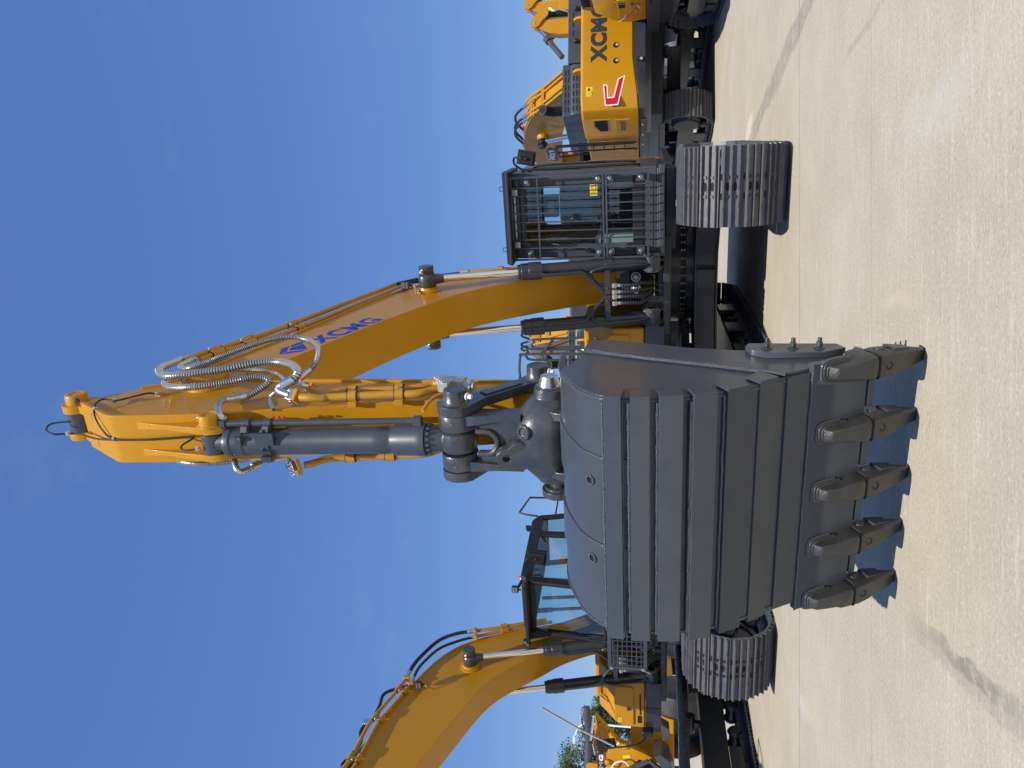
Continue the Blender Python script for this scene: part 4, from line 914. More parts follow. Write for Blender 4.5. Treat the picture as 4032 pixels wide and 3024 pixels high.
def make_rear_body(root, big=False):
    """engine hood and counterweight of the front-row machines, seen only in glimpses"""
    mb = MB().use('yellow'); mb.box(.46, 1.39, .45, 1.6, 1.31, 2.45); obj('side_door', mb, root, .03); mb = MB().use('yellow'); mb.box(-1.42, -.48, .55, 1.6, 1.31, 2.3); obj('side_door', mb, root, .03)
    mb = MB().use('grey'); mb.box(-1.2, 1.1, 1.0, 1.62, 2.31, 2.75)
    obj('engine_hood', mb, root, .04)
    mb = MB().use('yellow'); pl = [(-1.3, 1.63), (1.3, 1.63), (1.3, 1.8), (1.0, 2.3), (.5, 2.5), (-.5, 2.5), (-1.0, 2.3), (-1.3, 1.8)]
    mb.prism(pl, 1.25, 2.45, 'z'); obj('counterweight', mb, root, .04)
# ------------------------------------------------------------------ ground
def ground_material():
    m, nt, b = new_mat('broomed_concrete'); N, L = nt.nodes, nt.links
    g = N.new('ShaderNodeNewGeometry'); sep = N.new('ShaderNodeSeparateXYZ'); L.new(g.outputs['Position'], sep.inputs[0])
    def math_(op, a, b2=None, c=None):
        n = N.new('ShaderNodeMath'); n.operation = op
        for i, v in enumerate((a, b2, c)):
            if v is None: continue
            if isinstance(v, (int, float)): n.inputs[i].default_value = v
            else: L.new(v, n.inputs[i])
        return n.outputs[0]
    def noise(sc, det=6, rough=.6, stretch=None, off=0):
        mp = N.new('ShaderNodeMapping'); L.new(g.outputs['Position'], mp.inputs['Vector'])
        mp.inputs['Scale'].default_value = stretch or (1, 1, 1); mp.inputs['Location'].default_value = (off, off * 1.7, 0)
        n = N.new('ShaderNodeTexNoise'); n.inputs['Scale'].default_value = sc; n.inputs['Detail'].default_value = det; n.inputs['Roughness'].default_value = rough
        L.new(mp.outputs[0], n.inputs['Vector']); return n.outputs['Fac']
    def mr(v, a, b2, c=0., d=1.):
        n = N.new('ShaderNodeMapRange'); n.inputs[1].default_value = a; n.inputs[2].default_value = b2; n.inputs[3].default_value = c; n.inputs[4].default_value = d; n.interpolation_type = 'SMOOTHSTEP'
        L.new(v, n.inputs[0]); return n.outputs[0]
    def mix(fac, c1, c2):
        n = N.new('ShaderNodeMix'); n.data_type = 'RGBA'
        L.new(fac, n.inputs['Factor'])
        for k, c in (('A', c1), ('B', c2)):
            if isinstance(c, tuple): n.inputs[k].default_value = (*c, 1)
            else: L.new(c, n.inputs[k])
        return n.outputs['Result']
    base = mix(mr(noise(.9, 8, .65), .3, .7), (.42, .374, .276), (.485, .437, .328))
    base = mix(mr(noise(1., 7, .6, (2.2, 24, 1)), .52, .72, 0, .55), base, (.60, .55, .44))      # pale broom streaks
    base = mix(mr(noise(1., 7, .65, (3.2, 38, 1), 3.), .55, .76, 0, .5), base, (.27, .235, .185))  # darker streaks
    base = mix(mr(noise(2.6, 8, .7, (1, 2.5, 1), 7.), .60, .80, 0, .30), base, (.32, .285, .235))    # blotches
    base = mix(mr(noise(46, 4, .7), .50, .70, 0, .50), base, (.25, .21, .155))                     # grit
    base = mix(mr(noise(60, 4, .7, (.6, 1, 1), 5), .52, .70, 0, .58), base, (.70, .65, .53))
    base = mix(mr(noise(130, 2, .6, None, 8), .55, .72, 0, .35), base, (.20, .17, .135))
    base = mix(mr(noise(19, 5, .75, None, 11), .66, .74, 0, .5), base, (.22, .20, .18))
    x, y = sep.outputs['X'], sep.outputs['Y']; w1 = noise(1.4, 4, .6, None, 2); w2 = noise(7, 6, .75, None, 9); wob = math_('MULTIPLY', math_('SUBTRACT', w1, .5), .35)
    def band(coord, c, half, lo, hi, other, strength, col, edge=.6):
        nonlocal base
        d = math_('ABSOLUTE', math_('SUBTRACT', math_('ADD', coord, wob), c))
        f = mr(d, half * edge, half, 1, 0)
        f = math_('MULTIPLY', f, mr(other, lo, lo + .5)); f = math_('MULTIPLY', f, mr(other, hi - .6, hi, 1, 0))
        f = math_('MULTIPLY', f, math_('MULTIPLY', mr(w2, .25, .62), strength)); base = mix(f, base, col)
    band(x, 3.64, .17, 5.6, 11.6, y, .6, (.215, .195, .165))
    band(x, -1.40, .10, 2.4, 4.9, y, .4, (.235, .21, .175))
    band(x, -1.36, .06, 3.2, 4.5, y, .55, (.16, .145, .13))
    band(x, 2.53, .045, 4.6, 6.4, y, .4, (.24, .22, .19))
    band(x, .5, .07, 4.4, 5.5, y, .55, (.58, .50, .36), .1)
    band(x, 3.86, .16, 11.1, 12.3, y, 1., (.66, .60, .48), .4)
    band(x, 1.45, .22, 3.7, 5.0, y, .35, (.56, .54, .50), .2)
    band(x, -3.15, .12, 7.2, 8.2, y, .6, (.56, .53, .50), .4)
    # saw-cut joints
    wob2 = math_('MULTIPLY', math_('SUBTRACT', w2, .5), .012)
    for c, hw, st in ((7.87, .011, .75), (12.24, .014, .7), (5.42, .005, .4), (16.6, .016, .6), (21.0, .02, .6), (3.05, .008, .6)):
        d = math_('ABSOLUTE', math_('SUBTRACT', math_('ADD', y, wob2), c)); f = math_('MULTIPLY', mr(d, hw * .4, hw, st, 0), mr(w2, .3, .55, .35, 1)); base = mix(f, base, (.10, .085, .07))
    for c in (-6.2, 11.0):
        d = math_('ABSOLUTE', math_('SUBTRACT', math_('ADD', x, wob2), c)); base = mix(mr(d, .005, .012, .6, 0), base, (.10, .085, .07))
    L.new(base, b.inputs['Base Color']); b.inputs['Roughness'].default_value = .85; b.inputs['Specular IOR Level'].default_value = .25
    h = math_('ADD', math_('MULTIPLY', noise(1., 6, .7, (3, 70, 1)), .7), math_('MULTIPLY', noise(120, 3, .6), .5))
    bp = N.new('ShaderNodeBump'); bp.inputs['Strength'].default_value = .35; bp.inputs['Distance'].default_value = .006
    L.new(h, bp.inputs['Height']); L.new(bp.outputs['Normal'], b.inputs['Normal'])
    return m
M['concrete'] = ground_material()
mb = MB().use('concrete'); S = 900
mb.face([mb.V(p) for p in ((-S, -S, 0), (S, -S, 0), (S, S, 0), (-S, S, 0))])
gr = obj('ground', mb); gr['kind'] = 'structure'

# ------------------------------------------------------------------ the front machine
A = R(-20)
LOW = [(-1.0, 1.80), (-1.17, 1.97), (-1.50, 2.48), (-1.80, 2.92), (-2.13, 3.32), (-2.57, 3.68), (-3.03, 3.90), (-3.70, 4.19), (-4.30, 4.40), (-4.95, 4.62), (-5.30, 4.80)]
TOP = [(-5.50, 4.90), (-5.60, 5.05), (-5.55, 5.22), (-5.38, 5.29), (-4.90, 5.19), (-4.17, 4.97), (-3.35, 4.77), (-2.63, 4.59), (-2.05, 4.34), (-1.55, 3.98), (-1.15, 3.48), (-.93, 2.95), (-.82, 2.3), (-.85, 1.95), (-.90, 1.82)]
front = thing('crawler_excavator', 'yellow crawler excavator in front, its big grey bucket resting on its teeth before the camera', 'excavator', (1.698, 10.752, 0), A, 'crawler excavators on the yard')
random.seed(11)
trk = make_track(front, 1.185, -2.45, 2.75, 1.18, .845, .231, drop=.18); SW = R(2.0)   # the undercarriage is slewed a little against the house
trk2 = copy_tree(trk, front); trk.rotation_euler = trk2.rotation_euler = (0, 0, SW)
trk.location = (1.185 * math.cos(SW), 1.185 * math.sin(SW), 0); trk2.location = (-1.185 * math.cos(SW), -1.185 * math.sin(SW), 0)
make_carbody(front, 1.28)
ufr = make_upper_frame(front)
cyl_l, cyl_r = make_boom_cylinder(front, 1), make_boom_cylinder(front, -1)
boom = make_boom(front, LOW, TOP)
cab = make_guarded_cab(front)
deck = make_right_deck(front); make_rear_body(front)

def boom_dressing(b, PA, PB, lampc, lampb, logo=True):
    mb = MB().use('yellow_dull'); mb.tube(PA, .026, 12); obj('hydraulic_pipe', mb, b); mb = MB().use('yellow_dull'); mb.tube(PB, .022, 12); obj('hydraulic_pipe', mb, b)
    for (i, k) in ((1, .15), (2, .1), (3, .15)):
        if i + 1 >= len(PA): continue
        mb = MB()
        a0, a1 = Vector(PA[i]).lerp(Vector(PA[i + 1]), k), Vector(PA[i]).lerp(Vector(PA[i + 1]), k + .12 / (Vector(PA[i + 1]) - Vector(PA[i])).length)
        # nearest stretch of the second pipe
        P2 = catmull(PB, 12); c0 = min(P2, key=lambda p: (p - a0).length); d = a1 - a0
        pipe_clamp(mb, (a0, a1), (c0, c0 + d), .036); mb.use('zinc'); mb.cyl(a0.lerp(c0, .5) + Vector((.02, 0, 0)), a0.lerp(c0, .5) + Vector((.05, 0, 0)), .016, seg=8)
        mb.use('yellow_dull'); mb.bar(a0.lerp(a1, .5), c0 + d * .5, .03, .03); mb.bar(c0 + d * .5, c0 + d * .5 + Vector((-.06, .05, -.10)), .04, .03); obj('pipe_clamp', mb, b, .003)
    l = lamp(b, lampc, (.25, -1, -.25), size=.095)
    mb = MB().use('yellow_dull'); mb.tube([Vector(lampc) + Vector((0, .05, -.05)), Vector(lampc) + Vector((-.02, .0, -.12)), lampb], .012, 6, smooth=False); obj('lamp_bracket', mb, l)
    if logo:
        X = .2055; u = Vector((0, 1.0, -.405)).normalized(); v = Vector((0, .405, 1.0)).normalized()
        o = Vector((X, -4.80, 4.665)); mb = MB()
        emblem(mb, o, u * .42, v * .26, 'blue', 'blue'); mb.use('blue'); put_text(mb, 'XCMG', o + u * .40 + v * .01, u * .92, v * .25, .04)
        obj('maker_decal', mb, b)
PA = [(.25, -4.86, 5.62), (.25, -4.79, 5.49), (.25, -4.57, 5.43), (.25, -4.44, 5.245), (.25, -4.03, 5.121), (.25, -3.37, 4.944), (.25, -2.401, 4.645), (.25, -2.06, 4.56)]
PA = [(.24, -5.02, 5.56), (.24, -4.80, 5.50), (.24, -4.50, 5.35), (.25, -4.03, 5.13), (.25, -3.37, 4.95), (.25, -2.401, 4.66), (.25, -2.06, 4.57)]
PB = [(.22, -4.93, 5.46), (.22, -4.74, 5.42), (.22, -4.45, 5.25), (.22, -4.04, 5.026), (.22, -3.37, 4.847), (.22, -2.277, 4.554), (.22, -2.0, 4.49)]
boom_dressing(boom, PA, PB, (.285, -2.30, 4.36), (.215, -2.50, 4.17))
mb = MB().use('rubber'); mb.tube([(.25, -2.06, 4.57), (.2, -1.75, 4.60), (.16, -1.35, 4.50), (.14, -1.02, 4.22), (.15, -.93, 3.98)], .024, 10, ribs=.02); obj('hydraulic_hose', mb, boom); mb = MB().use('rubber'); mb.tube([(.22, -2.0, 4.49), (.19, -1.72, 4.53), (.15, -1.42, 4.42), (.13, -1.1, 4.12), (.13, -.99, 3.9)], .02, 10); obj('hydraulic_hose', mb, boom)
mb = MB().use('yellow_dull'); mb.tube([(.16, -.95, 4.02), (.17, -.93, 3.7), (.18, -.90, 3.3), (.18, -.86, 2.9), (.19, -.84, 2.6)], .024, 10); mb.box(.14, .22, -.97, -.88, 3.42, 3.5); mb.use('fitting').cyl((.16, -.95, 4.02), (.165, -.94, 3.9), .035); obj('hydraulic_pipe', mb, boom, .003)
mb = MB().use('rubber'); mb.tube([(.40, -1.15, 2.85), (.37, -1.12, 2.72), (.36, -1.10, 2.5), (.34, -1.02, 2.3), (.30, -.95, 2.2)], .022, 10, ribs=.024); mb.use('zinc').cyl((.40, -1.15, 2.87), (.38, -1.13, 2.74), .026); mb.use('yellow_dull').box(.36, .44, -1.19, -1.11, 2.86, 2.93); obj('hydraulic_hose', mb, boom)
arm = make_arm(front)
bucket = make_bucket(front)
# handrails on the right-hand walkway
mb = MB().use('grey')
for P in ([(-1.02, -.95, 2.36), (-1.02, -.95, 3.18), (-1.06, -.95, 3.26), (-1.33, -.95, 3.28), (-1.38, -.95, 3.2), (-1.38, -.95, 2.36)], [(-1.05, -.5, 2.36), (-1.08, -.5, 3.16), (-1.11, -.5, 3.24), (-1.2, -.5, 3.25), (-1.25, -.5, 3.12), (-1.25, -.5, 2.36)], [(-1.08, .05, 2.36), (-1.1, .05, 3.15), (-1.13, .05, 3.23), (-1.22, .05, 3.24), (-1.26, .05, 3.1), (-1.26, .05, 2.36)]):
    mb.tube(P, .019, 8, res=5)
mb.bar((-1.03, -.95, 2.95), (-1.07, -.5, 2.95), .05, .05); mb.bar((-1.09, -.5, 2.92), (-1.1, .05, 2.92), .04, .04); mb.tube([(-1.1, .0, 2.62), (-1.07, -.5, 2.9)], .012, 6, smooth=False)
obj('handrail', mb, front)

# ------------------------------------------------------------------ the machine to its left
LOW2 = [(-1.0, 1.82), (-1.15, 1.97), (-1.38, 2.45), (-1.62, 2.82), (-1.89, 3.10), (-2.37, 3.60), (-2.75, 3.86), (-3.50, 4.15), (-4.14, 4.38), (-4.95, 4.64), (-5.30, 4.80)]
TOP2 = [(-5.50, 4.90), (-5.60, 5.05), (-5.55, 5.22), (-5.38, 5.29), (-4.90, 5.24), (-4.24, 5.12), (-3.50, 5.06), (-2.99, 4.92), (-2.40, 4.70), (-2.02, 4.48), (-1.76, 4.20), (-1.55, 3.82), (-1.38, 3.40), (-1.20, 2.9), (-.85, 2.3), (-.85, 1.95), (-.90, 1.84)]
left = thing('crawler_excavator', 'yellow crawler excavator with a plain glass cab, half hidden behind the big grey bucket', 'excavator', (-3.6, 12.9, 0), A, 'crawler excavators on the yard')
random.seed(23)
t = make_track(left, 1.36, -3.66, 2.5, 1.08, .85, .231, drop=.06); t2 = copy_tree(t, left); SW = R(3.0); t.rotation_euler = t2.rotation_euler = (0, 0, SW)
t.location = (1.36 * math.cos(SW), 1.36 * math.sin(SW), 0); t2.location = (-1.36 * math.cos(SW), -1.36 * math.sin(SW), 0)
cb = make_carbody(left, 1.30, .46, .86, 1.0); cb.rotation_euler = (0, 0, SW)
mb = MB().use('lime'); mb.box(-.98, -.90, -1.20, -1.19, .60, .68); mb.use('ink').box(-.965, -.915, -1.202, -1.20, .625, .655); obj('warning_label', mb, cb)
copy_tree(ufr, left); copy_tree(cyl_l, left); copy_tree(cyl_r, left)
boom2 = make_boom(left, LOW2, TOP2)
PA2 = [(.24, -4.9, 5.55), (.24, -4.274, 5.27), (.24, -3.53, 5.20), (.24, -2.98, 5.04), (.24, -2.64, 4.955)]
PB2 = [(.24, -4.9, 5.40), (.24, -4.3, 5.16), (.24, -3.55, 5.09), (.24, -3.05, 4.94), (.24, -2.74, 4.85)]
boom_dressing(boom2, PA2, PB2, (.30, -2.83, 4.72), (.215, -2.80, 4.52), logo=False)
mb = MB().use('rubber'); mb.tube([(.24, -2.64, 4.955), (.24, -2.40, 4.94), (.24, -2.155, 4.87), (.24, -1.8, 4.70), (.24, -1.614, 4.46), (.24, -1.53, 4.20)], .030, 10, ribs=.035); obj('hydraulic_hose', mb, boom2); mb = MB().use('rubber'); mb.tube([(.24, -2.74, 4.85), (.26, -2.5, 4.84), (.28, -2.31, 4.77), (.28, -2.02, 4.62), (.28, -1.82, 4.36), (.27, -1.70, 4.15)], .023, 10, ribs=.03); obj('hydraulic_hose', mb, boom2)
mb = MB().use('rubber'); mb.tube([(.0, -2.544, 5.0), (0, -2.723, 5.289), (0, -2.972, 5.289), (0, -3.213, 5.306), (0, -3.325, 5.367), (0, -3.471, 5.388), (0, -3.663, 5.323), (0, -4.036, 5.435)], .024, 10); obj('hydraulic_hose', mb, boom2)
for c0, c1, r0, bx, bs in (((.24, -2.64, 4.955), (.24, -2.52, 4.955), .036, (.24, -2.66, 4.955), (.08, .05, .09)), ((.24, -1.53, 4.20), (.24, -1.56, 4.30), .036, (.24, -1.525, 4.18), (.09, .08, .05)), ((.24, -2.74, 4.85), (.25, -2.63, 4.855), .028, (.24, -2.76, 4.855), (.07, .05, .08)), ((.27, -1.70, 4.15), (.27, -1.73, 4.24), .028, (.27, -1.695, 4.13), (.08, .07, .05)), ((0, -3.35, 5.37), (0, -3.24, 5.32), .03, (0, -3.30, 5.36), (.06, .09, .09))):
    mb = MB().use('zinc'); mb.cyl(c0, c1, r0, seg=12); mb.use('yellow_dull' if c0[0] else 'zinc').cbox(bx, bs); obj('hose_coupling', mb, boom2, .005)
mb = MB().use('yellow_dull'); mb.tube([(.24, -1.52, 4.17), (.24, -1.44, 3.9), (.24, -1.30, 3.518), (.24, -1.15, 3.1)], .028, 10); mb.cyl((.24, -1.40, 3.80), (.24, -1.355, 3.70), .045); obj('hydraulic_pipe', mb, boom2); mb = MB().use('yellow_dull'); mb.tube([(.27, -1.69, 4.12), (.26, -1.55, 3.85), (.25, -1.38, 3.45), (.25, -1.2, 3.0)], .025, 10); mb.cyl((.26, -1.51, 3.76), (.255, -1.465, 3.66), .04); obj('hydraulic_pipe', mb, boom2)
make_open_cab(left); copy_tree(deck, left); make_rear_body(left)
arm2 = copy_tree(arm, left); copy_tree(bucket, left)
for nm in ('bucket_cylinder', 'guide_link', 'power_link'):
    for ch in [c for c in front.children if c.name.startswith(nm)]: copy_tree(ch, left)
mirror_part(left, (-1.46, -1.88, 2.14), (.1, -1, -.05), [(-1.40, -1.70, 1.52), (-1.42, -1.85, 1.62), (-1.44, -1.92, 1.85), (-1.45, -1.94, 2.0), (-1.46, -1.93, 2.1)], w=.16, h=.30, tilt=R(10))
mb = MB().use('black'); mb.box(-1.42, -1.30, -1.75, -1.62, 1.42, 1.60); obj('mirror_base', mb, left, .03)
mb = MB().use('lightgrey'); mb.tube([(-1.44, -1.93, 2.02), (-1.16, -1.93, 2.55), (-.80, -1.93, 3.12)], .017, 8, smooth=False); obj('mirror_stay', mb, left)
mb = MB().use('grey'); mb.cyl((-.62, .4, 2.4), (-.62, .2, 3.5), .03); mb.cyl((-.45, .5, 2.4), (-.45, .35, 3.4), .03); mb.cyl((-.62, .25, 3.2), (-.62, .2, 3.5), .045); obj('handrail', mb, left)
# ------------------------------------------------------------------ back-row machines seen from behind
def make_back_machine(name, label, loc, rz, decals=True):
    t = thing(name, label, 'excavator', loc, rz, 'crawler excavators on the yard')
    random.seed(31)
    k = make_track(t, 1.19, -3.0, 2.78, 1.27, .65, .26, detail=False); k2 = copy_tree(k, t); k2.location = (-1.19, 0, 0)
    make_carbody(t, 1.19, .7, 1.02)
    # counterweight: yellow block with bevelled flanks on a grey skirt
    rear = [(1.64, 2.1), (1.64, 3.18), (1.56, 3.42), (1.30, 3.56), (-1.30, 3.56), (-1.56, 3.42), (-1.64, 3.18), (-1.64, 2.1)]
    mb = MB().use('yellow')
    def ring(z, s=1., dz=None):
        return [(a * s, 2.1 + (b - 2.1) * (s if b > 3 else 1), z if dz is None else z + dz(a)) for a, b in rear]
    low = lambda a: .115 if abs(a) < .45 else (-.0 if abs(a) > 1.5 else .115 * (1.5 - abs(a)) / 1.05)
    # subdivide the lower edge so that it rises towards the middle
    xs = [-1.30, -.9, -.45, .45, .9, 1.30]
    edge = [(1.64, 2.1), (1.64, 3.18), (1.56, 3.42)] + [(x, 3.56) for x in xs[::-1]] + [(-1.56, 3.42), (-1.64, 3.18), (-1.64, 2.1)]
    mb.loft([[(a, b, 1.71 + low(a)) for a, b in edge], [(a, b, 2.93) for a, b in edge], [(a * .985, 2.1 + (b - 2.1) * .97, 2.97) for a, b in edge]])
    cw = obj('counterweight', mb, t, .03, seg=3)
    mb = MB().use('grey'); mb.loft([[(a * .93, b - .16 if b > 3 else b, 1.43) for a, b in edge], [(a * .985, b - .035 if b > 3 else b, 1.56) for a, b in edge], [(a * .99, b - .012 if b > 3 else b, 1.705 + low(a)) for a, b in edge]]); obj('skirt', mb, cw, .012)
    for x, z in ((.16, 2.19), (.52, 2.19), (.52, 1.665), (-.65, 1.665)):
        y = 3.556; mb = MB().use('void'); mb.cyl((x, y - .03, z), (x, y + .008, z), .066, seg=20); mb.use('lightgrey').cyl((x - .01, y, z - .02), (x - .01, y + .010, z - .02), .033, seg=14); obj('bolt_hole', mb, cw)
    for x in (.60, -.62):
        mb = MB().use('yellow'); mb.prism([(3.22, 2.95), (3.46, 2.95), (3.44, 3.08), (3.38, 3.15), (3.30, 3.15), (3.24, 3.08)], x - .03, x + .03); obj('lifting_lug', mb, cw, .008)
    # rear view: local +x lies on the viewer's left, so writing runs towards -x
    o = lambda x, z, e=.004: Vector((x, 3.56 + e, z)); ex, ez = Vector((-1, 0, 0)), Vector((0, 0, 1))
    if decals:
        mb = MB().use('ink'); put_text(mb, 'XCMG', o(.53, 2.39), ex * 1.36, ez * .36, .055); obj('maker_lettering', mb, cw)
    mb = MB().use('white'); pl = [(1.035, 2.475), (1.055, 2.375), (1.335, 2.36), (1.335, 2.25), (.93, 2.15), (.86, 1.99), (1.53, 2.14), (1.535, 2.43)]
    mb.prism([(a, b) for a, b in pl], 3.5565, 3.5615, 'y')
    mb.use('red'); mb.prism([(1.06, 2.447), (1.085, 2.395), (1.365, 2.385), (1.362, 2.228), (.95, 2.125), (.895, 2.025), (1.505, 2.163), (1.51, 2.41)], 3.561, 3.5635, 'y'); obj('corner_decal', mb, cw)
    mb = MB().use('lime'); mb.prism([(1.08, 2.70), (1.29, 2.70), (1.29, 2.84), (1.08, 2.84)], 3.557, 3.563, 'y'); mb.use('ink')
    for a, b in (((1.28, 2.715), (1.235, 2.80)), ((1.235, 2.80), (1.19, 2.715)), ((1.19, 2.715), (1.28, 2.715))): mb.bar((a[0], 3.5645, a[1]), (b[0], 3.5645, b[1]), .003, .012, up=(0, 1, 0))
    mb.bar((1.10, 3.5645, 2.78), (1.16, 3.5645, 2.78), .003, .04); mb.bar((1.15, 3.5645, 2.74), (1.17, 3.5645, 2.81), .003, .02); obj('warning_label', mb, cw)
    # side doors
    mb = MB().use('yellow'); mb.box(-1.615, -1.0, -.75, 2.1, 1.72, 2.94); obj('side_door', mb, t, .03, seg=3); mb = MB().use('yellow'); mb.box(1.0, 1.615, -.75, 2.1, 1.72, 2.94); sd = obj('side_door', mb, t, .03, seg=3)
    mb = MB().use('yellow'); mb.prism([(3.10, 1.90), (2.40, 1.90), (2.40, 2.22), (3.10, 2.22)], 1.64, 1.655); obj('door_panel', mb, sd, .01); mb = MB().use('yellow'); mb.prism([(2.55, 2.34), (3.14, 2.34), (3.14, 2.74), (2.80, 2.74), (2.48, 2.60), (2.48, 2.38)], 1.638, 1.652); obj('door_panel', mb, sd, .01); mb = MB().use('yellow'); mb.prism([(1.9, 2.0), (1.2, 2.0), (1.2, 2.62), (1.9, 2.62)], 1.615, 1.628); obj('door_panel', mb, sd, .01)
    mb = MB().use('void'); mb.prism([(2.60, 2.40), (3.09, 2.40), (3.09, 2.69), (2.82, 2.69), (2.54, 2.58), (2.54, 2.42)], 1.652, 1.655); obj('vent_window', mb, sd)
    if decals:
        mb = MB().use('ink'); put_text(mb, 'XE650GK', (1.6565, 3.05, 2.0), (0, -.54, 0), (0, 0, .12), .03); obj('model_lettering', mb, sd)
    mb = MB().use('grey'); mb.box(-1.62, 1.62, -2.9, 2.1, 1.50, 1.70); mb.box(-1.5, 1.5, -2.7, 2.9, 1.18, 1.50); mb.box(1.62, 1.66, -2.6, 3.0, 1.52, 1.66); mb.use('fitting')
    for j in range(9): mb.bolt((1.661, 2.8 - .55 * j, 1.62), (1, 0, 0), .018, .02)
    obj('deck', mb, t, .01)
    # engine hood: louvred box on the left, lower lid to the right
    mb = MB().use('grey'); mb.box(.22, 1.46, .9, 3.0, 2.94, 3.43); mb.box(-1.5, .22, .9, 3.05, 2.94, 3.31); mb.prism([(3.0, 2.94), (3.06, 3.0), (3.06, 3.18), (3.0, 3.26)], .24, 1.44)
    h = obj('engine_hood', mb, t, .03, seg=3)
    mb = MB().use('void')
    for i in range(6):
        for j in range(5):
            if j < 3: mb.box(.36 + i * .175, .48 + i * .175, 3.0, 3.0625, 3.005 + j * .075, 3.035 + j * .075)
    obj('louvre', mb, h); mb = MB().use('void')
    for i in range(6):
        for j in range(2): mb.box(.36 + i * .175, .48 + i * .175, 2.99, 3.003, 3.275 + j * .07, 3.305 + j * .07)
    obj('louvre', mb, h); mb = MB().use('void')
    for i in range(3): mb.box(-.55 - i * .22, -.42 - i * .22, 3.04, 3.052, 3.17, 3.20)
    obj('louvre', mb, h); mb = MB().use('void')
    for j in range(7): mb.box(1.455, 1.463, 1.05 + j * .07, 1.08 + j * .07, 3.02, 3.22)
    obj('louvre', mb, h)
    mb = MB().use('black')
    P = [(1.06, 2.45, 3.35), (1.06, 2.45, 3.60), (1.07, 2.47, 3.72), (1.10, 2.60, 3.86), (1.12, 2.72, 3.93)]
    C = catmull(P, 6); rg = []
    mb.tube(P[:4], .115, 16); mb.tube([P[2], P[3], P[4]], .115, 16); mb.use('void').cyl((1.117, 2.70, 3.918), (1.121, 2.725, 3.932), .10, seg=16); obj('exhaust_stack', mb, h)
    for x in (-.28, -1.06): mb = MB().use('black'); mb.cyl((x, 3.1, 2.97), (x, 3.1, 3.1), .02); mb.sphere((x, 3.1, 3.12), .055); obj('rear_camera', mb, h)
    # cab on the far left corner, boom beyond
    mb = MB().use('black'); mb.prism([(-.3, 1.7), (-.3, 3.3), (-2.1, 3.3), (-2.3, 2.4), (-2.2, 1.7)], .55, .62)
    for y in (-.32, -1.2, -2.1): mb.box(1.52, 1.60, y - .06, y + .02, 1.7, 3.25)
    mb.box(.6, 1.60, -2.25, -.3, 3.22, 3.36); mb.box(.6, 1.60, -2.25, -.3, 1.70, 2.2); mb.box(.6, .66, -.4, -.3, 1.7, 3.3); mb.box(1.54, 1.60, -.4, -.3, 1.7, 3.3)
    cb = obj('cab', mb, t, .03); mb = MB().use('glass_dark'); mb.box(.66, 1.54, -.36, -.35, 2.2, 3.22); mb.box(1.56, 1.565, -2.15, -.4, 2.2, 3.22); obj('cab_window', mb, cb)
    mb = MB().use('orange'); mb.lathe((1.3, .55, 3.42), (0, 0, 1), [(0, .05), (.02, .055), (.10, .05), (.13, .02), (.131, .001)], 14); mb.use('black').cyl((1.3, .55, 3.3), (1.3, .55, 3.42), .04); obj('beacon', mb, cb)
    mb = MB().use('black')
    for y in (2.02, 1.62): mb.tube([(1.72, y, 1.86), (1.74, y, 1.80), (1.72, y, 1.92), (1.72, y, 3.55), (1.71, y - .05, 3.66)], .018, 8)
    mb.tube([(1.66, 1.95, 1.83), (1.72, 1.95, 1.83), (1.73, 1.95, 2.0), (1.73, 1.95, 3.55), (1.72, 1.87, 3.68), (1.72, 1.35, 3.66), (1.70, 1.30, 3.5), (1.66, 1.30, 2.95)], .018, 8)
    for z in (2.05, 2.3, 2.55, 2.8): mb.bar((1.73, 2.02, z), (1.73, 1.62, z), .05, .025)
    obj('ladder', mb, t)
    return t

